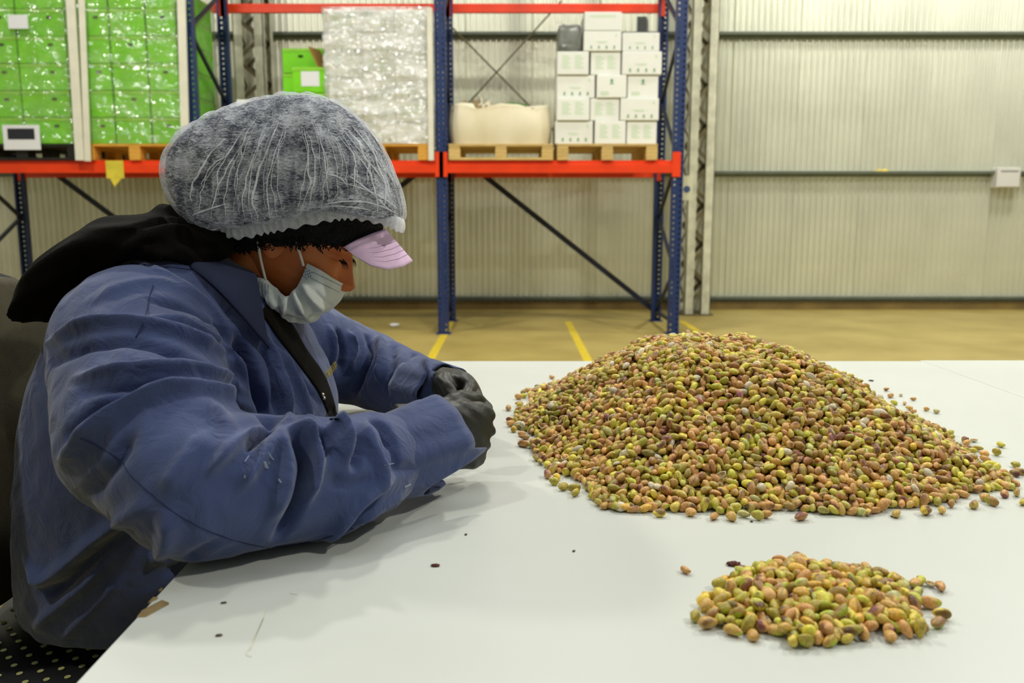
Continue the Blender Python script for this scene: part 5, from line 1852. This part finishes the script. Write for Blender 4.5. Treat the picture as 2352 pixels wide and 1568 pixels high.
# ---------------- brim -------------------------------------------------------
crest = spline([at_y(884, 527, YH), at_y(918, 563, YH), at_y(947, 600, YH)], 14)
def brim(side):
    rows = []
    for w in np.linspace(0, 1, 16):
        rows.append(w)
    return rows
BV = []
nu, nv = 33, 14
for i in range(nu):
    w = -1 + 2 * i / (nu - 1); aw = abs(w)
    yo = (1 if w > 0 else -1) * .080 * math.sin(aw * math.pi / 2) ** .9
    base = at_y(np.interp(aw, [0, .4, .75, 1], [884, 868, 838, 814]), np.interp(aw, [0, .4, .75, 1], [527, 534, 548, 562]), YH)
    tip = at_y(np.interp(aw, [0, .25, .5, .75, .92, 1], [947, 932, 905, 872, 838, 818]), np.interp(aw, [0, .25, .5, .75, .92, 1], [600, 609, 613, 604, 583, 567]), YH)
    for j in range(nv):
        s = j / (nv - 1)
        P = base * (1 - s) + tip * s
        BV.append(P + np.array((0, yo, 0)))
br = link('cap_brim', mesh_from('cap_brim', BV, grid_faces(nu, nv), True), M['lilac'], person)
sd = br.modifiers.new('t', 'SOLIDIFY'); sd.thickness = .003; sd.offset = 0
br['label'] = 'lilac cap brim with stitched arcs'
BG = np.array(BV).reshape(nu, nv, 3)
M['stitch'] = mat('mauve_stitch', rgb(150, 116, 156), 0.8)
for s in (.38, .52, .66, .80):
    k = s * (nv - 1); j0 = int(k); f = k - j0
    pts = [(BG[i, j0] * (1 - f) + BG[i, min(j0 + 1, nv - 1)] * f) for i in range(4, nu - 4)]
    up = HR @ np.array((.35, 0, .93))
    pts = [p + up * .0018 for p in pts]
    link('stitching', tube_mesh('stitching', pts, .0004, 4), M['stitch'], br)

# ---------------- hair net ----------------------------------------------------
def net_bump(P, a, rho, side):
    u = P[0] * 90; z = P[2] * 70
    f = .0022 * math.sin(u * 1.9 + 1.2 * math.sin(z * .35)) + .0016 * math.sin(u * 3.7 - z * .5) + .0012 * math.sin(u * .7 + z)
    return np.array((0, side * f * max(0, 1 - rho ** 6), f * .5 * rho))
nV, nF = net_shell(1.0, 300, 70, .128, net_bump)
def m_net(name, lo, hi, tint=(0.88, 0.92, 1.0, 1)):
    m = bpy.data.materials.new(name)
    nt, N, L, B = nodes_of(m)
    out = [n for n in N if n.type == 'OUTPUT_MATERIAL'][0]
    B.inputs['Base Color'].default_value = tint
    B.inputs['Roughness'].default_value = 0.7
    tc = N.new('ShaderNodeTexCoord')
    mp = N.new('ShaderNodeMapping'); mp.inputs['Scale'].default_value = (34, 34, 140); mp.inputs['Rotation'].default_value = (0, .25, 0)
    L.new(tc.outputs['Object'], mp.inputs['Vector'])
    nz = N.new('ShaderNodeTexNoise'); nz.inputs['Scale'].default_value = 4; nz.inputs['Detail'].default_value = 5; nz.inputs['Roughness'].default_value = .7; nz.inputs['Distortion'].default_value = 1.2
    L.new(mp.outputs['Vector'], nz.inputs['Vector'])
    n2 = N.new('ShaderNodeTexNoise'); n2.inputs['Scale'].default_value = 38; n2.inputs['Detail'].default_value = 3
    L.new(tc.outputs['Object'], n2.inputs['Vector'])
    ad = N.new('ShaderNodeMath'); ad.operation = 'MULTIPLY_ADD'; ad.inputs[1].default_value = .55
    L.new(n2.outputs['Fac'], ad.inputs[0]); L.new(nz.outputs['Fac'], ad.inputs[2])
    mr = N.new('ShaderNodeMapRange'); mr.inputs['From Min'].default_value = .66; mr.inputs['From Max'].default_value = .93
    mr.inputs['To Min'].default_value = lo; mr.inputs['To Max'].default_value = hi
    L.new(ad.outputs[0], mr.inputs['Value'])
    tl = N.new('ShaderNodeBsdfTranslucent'); tl.inputs[0].default_value = tint
    cl = N.new('ShaderNodeMixShader'); cl.inputs['Fac'].default_value = .4
    L.new(B.outputs[0], cl.inputs[1]); L.new(tl.outputs[0], cl.inputs[2])
    tr = N.new('ShaderNodeBsdfTransparent')
    mx = N.new('ShaderNodeMixShader')
    L.new(mr.outputs['Result'], mx.inputs['Fac']); L.new(tr.outputs[0], mx.inputs[1]); L.new(cl.outputs[0], mx.inputs[2])
    L.new(mx.outputs[0], out.inputs['Surface'])
    return m
M['net'] = m_net('hair_net_fleece', .07, 1.0)
M['net_fold'] = m_net('hair_net_fold', .7, 1.0, (.95, .97, 1.0, 1))
pr = np.random.default_rng(12)
PLEATS = []
for i in range(31):
    ub = 440 + i * 15.4 + pr.uniform(-5, 5)
    top_u = 515 + (ub - 440) * .72 + pr.uniform(-7, 7)
    vb = np.interp(ub, [450, 520, 620, 760, 850, 915], [478, 520, 512, 485, 485, 500]) - pr.uniform(0, 80) * (pr.random() < .4)
    vt = np.interp(top_u, [515, 560, 690, 800, 850], [290, 262, 232, 268, 310]) + pr.uniform(10, 70)
    P2 = []; wx = 0
    for k in range(11):
        s = k / 10
        bow = 22 * math.sin(math.pi * s) * (-1 if ub < 660 else .8)
        wx = wx * .55 + pr.normal(0, 2.6)
        P2.append((top_u + (ub - top_u) * s ** 1.1 + bow + wx, vt + (vb - vt) * s))
    PLEATS.append((P2, float(pr.choice((.0005, .0007, .0009, .0014)))))
for P2 in ([(770, 415), (830, 432), (880, 455), (912, 478)], [(800, 402), (850, 440), (900, 488)], [(790, 300), (830, 350), (870, 400), (900, 450)], [(740, 470), (800, 462), (860, 468), (915, 492)],
           [(440, 495), (480, 480), (520, 468)], [(720, 478), (760, 473), (810, 476), (850, 482)], [(745, 398), (780, 408), (800, 430)], [(810, 290), (850, 340), (880, 390)]):
    PLEATS.append((P2, .0010))
nme = mesh_from('hair_net', nV, nF, True)
if (normals_np(nme)[np.argmin(verts_np(nme)[:, 1])])[1] > 0: nme.flip_normals()
sculpt(nme, [(P2, .0042, .0028) for P2, _ in PLEATS])
net = link('hair_net', nme, M['net'], person)
net['label'] = 'white pleated disposable hair net over a dark hat'
NB = bvh_of(nme)
def pleat(P2, rad):
    pts = []
    for (u, v) in spline(P2, 26):
        h, n = hit(NB, u, v)
        if h is not None:
            d = CAM - h; d /= np.linalg.norm(d)
            pts.append(h + d * .0004)
    if len(pts) < 4: return
    k = len(pts)
    rr = [rad * (0.25 + .75 * math.sin(math.pi * (i + .5) / k)) * pr.uniform(.7, 1.3) for i in range(k)]
    link('pleat', tube_mesh('pleat', pts, rr, 6), M['net_fold'], net)
for P2, rad in PLEATS: pleat(P2, rad)
# gathered elastic rim
rim_px = [(412, 428), (422, 462), (446, 490), (484, 516), (522, 533), (562, 533), (602, 524), (642, 517), (702, 504), (762, 493), (802, 490), (852, 496), (892, 508), (916, 518)]
def rim_curve(side):
    out = []
    for k, (u, v) in enumerate(rim_px):
        t = k / (len(rim_px) - 1)
        y = .094 * math.sin(math.pi * (0.06 + .88 * t)) ** .45
        out.append(at_y(u + 0, v - (3 if side < 0 else 0), YH) + np.array((0, side * y, 0)))
    return out
# near-side points are pulled so that they sit on the same rim height seen from the table
near = []
for k, (u, v) in enumerate(rim_px):
    t = k / (len(rim_px) - 1)
    near.append(at_y(u, v - 2, YH - .094 * math.sin(math.pi * (0.06 + .88 * t)) ** .45))
loop = spline(near + list(reversed(rim_curve(1))) + [near[0]], 420)
RV = []; nrim = 14
for i, P in enumerate(loop):
    t = loop[(i + 1) % 420] - loop[i - 1]; t /= np.linalg.norm(t) + 1e-9
    a = np.array((0, 0, 1.0)); a -= t * a.dot(t); a /= np.linalg.norm(a); b = np.cross(t, a)
    w = 1 + .35 * math.sin(i * 1.05 + math.sin(i * .31)) + .2 * math.sin(i * .41)
    for m in range(nrim):
        th = 2 * math.pi * m / nrim
        RV.append(P + a * (math.cos(th) * .0095 * (1 + .22 * math.sin(i * .83 + 2 * math.sin(i * .13)))) + b * math.sin(th) * (.0036 + .0016 * math.sin(i * 1.25)) * w)
link('elastic_rim', mesh_from('elastic_rim', RV, grid_faces(420, nrim, True), True), M['net_fold'], net)

# ---------------- face mask ------------------------------------------------------
def mask_half(sd):
    # rows from the ear side (t=0) to the middle line, columns from the nose edge down to the throat
    yc = lambda y: YH + (y - YH) * (1 if sd < 0 else -1)
    side = [(705, 604, 1.222), (692, 640, 1.219), (676, 664, 1.218), (656, 679, 1.219), (634, 660, 1.217), (610, 641, 1.214), (590, 637, 1.212)]
    q1 = [(737, 620, 1.226), (724, 662, 1.219), (708, 690, 1.216), (676, 703, 1.217), (645, 694, 1.214), (618, 672, 1.211), (592, 652, 1.211)]
    q2 = [(768, 640, 1.246), (756, 676, 1.238), (738, 705, 1.232), (705, 722, 1.230), (662, 722, 1.222), (628, 704, 1.216), (596, 676, 1.214)]
    mid = [(797, 656, 1.287), (783, 690, 1.290), (759, 712, 1.289), (738, 722, 1.288), (724, 738, 1.285), (682, 742, 1.262), (648, 733, 1.245)]
    rows = [side, q1, q2, mid]
    R = []
    for row in rows:
        pts = []
        for (u, v, y) in row:
            P = at_y(u, v, y); pts.append((P[0], yc(y), P[2]))
        R.append(spline(pts, 120))
    R = np.array(R)
    nu, nv = 120, 44
    out = np.array([spline(R[:, i], nv) for i in range(nu)])
    pl = []
    for i in range(nu):
        t = i / (nu - 1)
        for j in range(nv):
            s = j / (nv - 1)
            fold = .0012 * math.sin(30 * t + 3 * s) * (1 - s) + .0018 * math.sin(3.1 * t + 4 * s)
            n_ = np.array((.35, sd * 1.0, -.15)); n_ /= np.linalg.norm(n_)
            out[i, j] += n_ * fold
    return out
mh = [mask_half(-1), mask_half(1)]
nu, nv = 120, 44
MV = []
for i in range(nu):
    row = [mh[0][i, j] for j in range(nv)] + [mh[1][i, j] for j in range(nv - 2, -1, -1)]
    MV += row
mme = mesh_from('face_mask', MV, grid_faces(nu, 2 * nv - 1), True)
_b = bvh_of(mme)
_h, _n = hit(_b, 720, 690)
if normals_np(mme)[np.argmin(np.linalg.norm(verts_np(mme) - _h, axis=1))] @ (CAM - _h) < 0:
    mme.flip_normals()
sculpt(mme, [([(674, 672), (690, 705), (712, 738)], .0042, .0065), ([(694, 652), (716, 686), (744, 716)], .0042, .0060), ([(664, 678), (674, 712), (682, 740)], .0042, -.0065),
             ([(684, 664), (704, 698), (728, 730)], .0040, -.0060), ([(655, 682), (652, 708), (648, 734)], .0038, .0050), ([(640, 672), (638, 705), (640, 728)], .0050, -.0060),
             ([(612, 650), (622, 690), (640, 718)], .0075, .0050), ([(720, 665), (745, 690), (764, 704)], .0035, -.0030), ([(735, 700), (752, 706), (766, 700)], .0028, .0025),
             ([(598, 660), (610, 690), (624, 706)], .004, -.003)])
MV = verts_np(mme)
mk = link('face_mask', mme, M['mask'], person)
sd_ = mk.modifiers.new('t', 'SOLIDIFY'); sd_.thickness = .0012; sd_.offset = 0
mk['label'] = 'pale blue pleated surgical mask pulled under the nose'
mask_bvh = BVHTree.FromPolygons([tuple(v) for v in MV], grid_faces(nu, 2 * nv - 1))
def on_mask(u, v, off=.0016):
    h, n = hit(mask_bvh, u, v)
    if h is None: h = at_y(u, v, 1.22)
    d = CAM - h; d /= np.linalg.norm(d)
    return h + d * off
# stitched and printed lines of the nose band
M['blue_print'] = mat('blue_mask_print', rgb(70, 104, 136), 0.8)
def dashes(p0, p1, n, w):
    bm = bmesh.new()
    for i in range(n):
        a = (i + .15) / n; b = (i + .75) / n
        add_bar(bm, on_mask(p0[0] + (p1[0] - p0[0]) * a, p0[1] + (p1[1] - p0[1]) * a), on_mask(p0[0] + (p1[0] - p0[0]) * b, p0[1] + (p1[1] - p0[1]) * b), w, .0004, up=(0, 1, 0))
    o = link('weld_line', bm_mesh('weld_line', bm), M['blue_print'], mk)
dashes((720, 625), (788, 659), 16, .0008)
dashes((712, 637), (780, 672), 16, .0008)
dashes((694, 631), (706, 642), 4, .0008)
bm = bmesh.new()
for i in range(5):
    for j in range(4):
        u, v = 702 + i * 3.4 - j * 1.6, 616 + i * 2.2 + j * 3.8
        if (i + j) % 2 == 0: add_bar(bm, on_mask(u, v), on_mask(u + 2.4, v + 1.4), .0014, .0004, up=(0, 1, 0))
link('print', bm_mesh('print', bm), M['blue_print'], mk)
bm = bmesh.new()
for i in range(4):
    for j in range(9):
        u, v = 594 + i * 7, 646 + i * 3 + j * 3.6
        add_bar(bm, on_mask(u, v), on_mask(u + 1.8, v + .4), .0010, .0004, up=(0, 1, 0))
link('weld_dots', bm_mesh('weld_dots', bm), M['blue_print'], mk)
# ear loops, both sides
for sd in (-1, 1):
    yc = lambda y: y if sd < 0 else 2 * YH - y
    for pts in ([(697, 610, 1.218), (690, 586, 1.212), (681, 562, 1.210), (668, 535, 1.208)], [(610, 642, 1.212), (602, 610, 1.210), (596, 580, 1.210), (592, 550, 1.212)]):
        W = []
        for (u, v, y) in pts:
            P = at_y(u, v, y); W.append((P[0], yc(y), P[2]))
        link('ear_loop', tube_mesh('ear_loop', spline(W, 14), .0019, 8), M['elastic'], mk)

# ---------------- gloved hands ------------------------------------------------------
def hand(W, d, n, s, name, curl=(58, 78, 45), thumb=None, label=None):
    d = np.array(d, float); d /= np.linalg.norm(d)
    n = np.array(n, float); n -= d * n.dot(d); n /= np.linalg.norm(n)
    s = np.array(s, float); s -= d * s.dot(d) + n * s.dot(n); s /= np.linalg.norm(s)
    W = np.array(W, float)
    parts = []
    # palm: lofted from the wrist to the knuckles
    parts.append(loft([(W - d * .045, s * .036, n * .030), (W - d * .01, s * .036, n * .028), (W + d * .02, s * .043, n * .027), (W + d * .05, s * .050, n * .026), (W + d * .078, s * .050, n * .022), (W + d * .094, s * .043, n * .013)], 32, 2.3))
    fing = [(.031, .088, (.043, .026, .021), .0098, 0), (.0105, .092, (.047, .029, .022), .0102, 3), (-.0105, .089, (.044, .027, .021), .0098, 6), (-.0305, .082, (.034, .021, .018), .0088, 12)]
    for off, L0, seg, rad, dc in fing:
        p = W + d * (L0 - .022) + s * off * .92 - n * .002
        ang = 0
        q = W + d * L0 + s * off - n * .003
        parts.append(capsule(p, q, rad * 1.1, rad * 1.08, 16, 5))
        cur = q
        for k in range(3):
            ang += math.radians(curl[k] + (dc if k == 0 else 0))
            dr = d * math.cos(ang) + n * math.sin(ang)
            nx = cur + dr * seg[k]
            parts.append(capsule(cur, nx, rad * (1.06 - .08 * k), rad * (.98 - .1 * k), 16, 5))
            cur = nx
    th = thumb or [(.018, .030, .006), (.050, .046, .022), (.078, .044, .034), (.098, .030, .044)]
    T = [W + d * a + s * b + n * c for a, b, c in th]
    for k in range(3): parts.append(capsule(T[k], T[k + 1], (.0155, .0125, .0110)[k], (.0125, .0110, .0090)[k], 16, 5))
    me = remesh(parts, .0022, 14, .5)
    V = verts_np(me)
    V[:, 2] = np.maximum(V[:, 2], TZ + .0012)
    # wrinkles of the thin rubber at the wrist
    N_ = normals_np(me)
    t = (V - W) @ d
    wr = .0009 * np.sin(t * 520 + 2 * np.sin((V @ s) * 90)) * np.exp(-((t - .0) / .022) ** 2) + .0006 * np.sin(V @ np.array((210, 170, 240))) 
    V += N_ * wr[:, None]
    V[:, 2] = np.maximum(V[:, 2], TZ + .0012)
    set_verts(me, V); smooth_shade(me)
    o = link(name, me, M['glove'], person)
    if label: o['label'] = label
    return o
hand((-.122, 1.140, .832), (.93, .32, -.16), (-.30, .93, .10), (0, 0, 1), 'glove', (78, 82, 50), None, 'black rubber glove on the near hand')
hand((-.112, 1.400, .838), (.60, -.78, -.06), (-.72, -.46, -.42), (-.2, -.25, .9), 'glove', (46, 66, 40), [(.018, .030, .006), (.048, .044, .018), (.074, .042, .028), (.094, .034, .034)], 'black rubber glove on the far hand')

# ================================================================== chair
M['chair_black'] = mat('black_chair_fabric', rgb(64, 58, 36), 0.8, 0, var=.15, var_scale=60, bump=.15, bump_scale=500)
M['chair_plastic'] = mat('black_chair_plastic', rgb(22, 24, 26), 0.4, 0)
M['chair_dot'] = mat('pale_hole_floor_light', rgb(205, 205, 140), 0.7)
chair = empty('office_chair', (-.60, YH + .01, 0))
tag(chair, 'black office chair with rounded backrest and perforated seat under the worker', 'chair')
cl = np.array(chair.location)
def rounded_slab(w, h, t, r, nx=40, crown=0.0, wrap=0.0):
    """rounded rectangle in the YZ plane, thickness along X, gently curved"""
    V = []; Fc = []
    ring_ = []
    for i in range(nx * 4):
        a = 2 * math.pi * i / (nx * 4)
        p = 5.0 if r < .1 else 3.0
        c, s = math.cos(a), math.sin(a)
        ring_.append((w * np.sign(c) * abs(c) ** (2 / p), h * np.sign(s) * abs(s) ** (2 / p)))
    levels = [(-t, .0), (-t, .55), (-t, .93), (-t * .6, .985), (0, 1.0), (t * .6, .985), (t, .93), (t, .55), (t, .0)]
    for (x, k) in levels:
        for (y, z) in ring_:
            yy, zz = y * k, z * k
            V.append((x + wrap * (yy / w) ** 2 + crown * (zz / h) ** 2, yy, zz))
    n = len(ring_)
    for l in range(len(levels) - 1):
        for i in range(n):
            a = l * n + i; b = l * n + (i + 1) % n
            Fc.append((a, b, b + n, a + n))
    return V, Fc
V_, F_ = rounded_slab(.235, .245, .022, .2, wrap=.045, crown=.0)
bk = link('backrest', mesh_from('backrest', V_, F_, True), M['chair_black'], chair)
bk.location = np.array((-.80, 1.27, .79)) - cl; bk.rotation_euler = (0, -.10, .0)
V_, F_ = rounded_slab(.245, .255, .006, .2, wrap=.045)
bs = link('backrest_shell', mesh_from('backrest_shell', V_, F_, True), M['chair_plastic'], chair)
bs.location = np.array((-.828, 1.27, .79)) - cl; bs.rotation_euler = (0, -.10, .0)
V_, F_ = rounded_slab(.235, .235, .022, .2, wrap=.012)
st = link('seat', mesh_from('seat', V_, F_, True), M['chair_plastic'], chair)
SEAT_Z = .515
st.rotation_euler = (0, math.pi / 2, math.radians(14)); st.location = np.array((-.585, 1.285, SEAT_Z - .022)) - cl
bm = bmesh.new()
for i in range(16):
    for j in range(16):
        x = -.785 + i * .026 + (.013 if j % 2 else 0); y = 1.085 + j * .022
        if (abs(x + .585) / .21) ** 4 + (abs(y - 1.285) / .212) ** 4 < 1 and y < 1.32:
            r = bmesh.ops.create_cone(bm, cap_ends=True, segments=10, radius1=.0042, radius2=.0042, depth=.0008)
            dx_, dy_ = x + .585, y - 1.285
            ca_, sa_ = math.cos(math.radians(14)), math.sin(math.radians(14))
            bmesh.ops.translate(bm, verts=r['verts'], vec=(-.585 + dx_ * ca_ - dy_ * sa_ - cl[0], 1.285 + dx_ * sa_ + dy_ * ca_ - cl[1], SEAT_Z + .0007 - .012 * (dy_ / .235) ** 2))
dots = link('seat_perforation', bm_mesh('seat_perforation', bm), M['chair_dot'], chair); dots['kind'] = 'stuff'
bar('back_bracket', np.array((-.60, 1.285, .47)) - cl, np.array((-.84, 1.24, .47)) - cl, .05, .012, M['chair_plastic'], chair)
bar('back_bracket', np.array((-.84, 1.235, .465)) - cl, np.array((-.838, 1.21, .78)) - cl, .012, .05, M['chair_plastic'], chair)
link('gas_column', tube_mesh('gas_column', [np.array((-.585, 1.285, .10)) - cl, np.array((-.585, 1.285, .47)) - cl], [.028, .024], 16), M['chair_plastic'], chair)
for k in range(5):
    a = 2 * math.pi * k / 5 + .3
    e = np.array((-.585 + .28 * math.cos(a), 1.285 + .28 * math.sin(a), .075))
    lg = link('leg', tube_mesh('leg', [np.array((-.585, 1.285, .115)) - cl, e - cl], [.026, .016], 10), M['chair_plastic'], chair)
    cs = tube_mesh('caster', [e - cl + np.array((0, -.018, -.047)), e - cl + np.array((0, .018, -.047))], .0275, 16)
    link('caster', cs, M['chair_plastic'], lg)
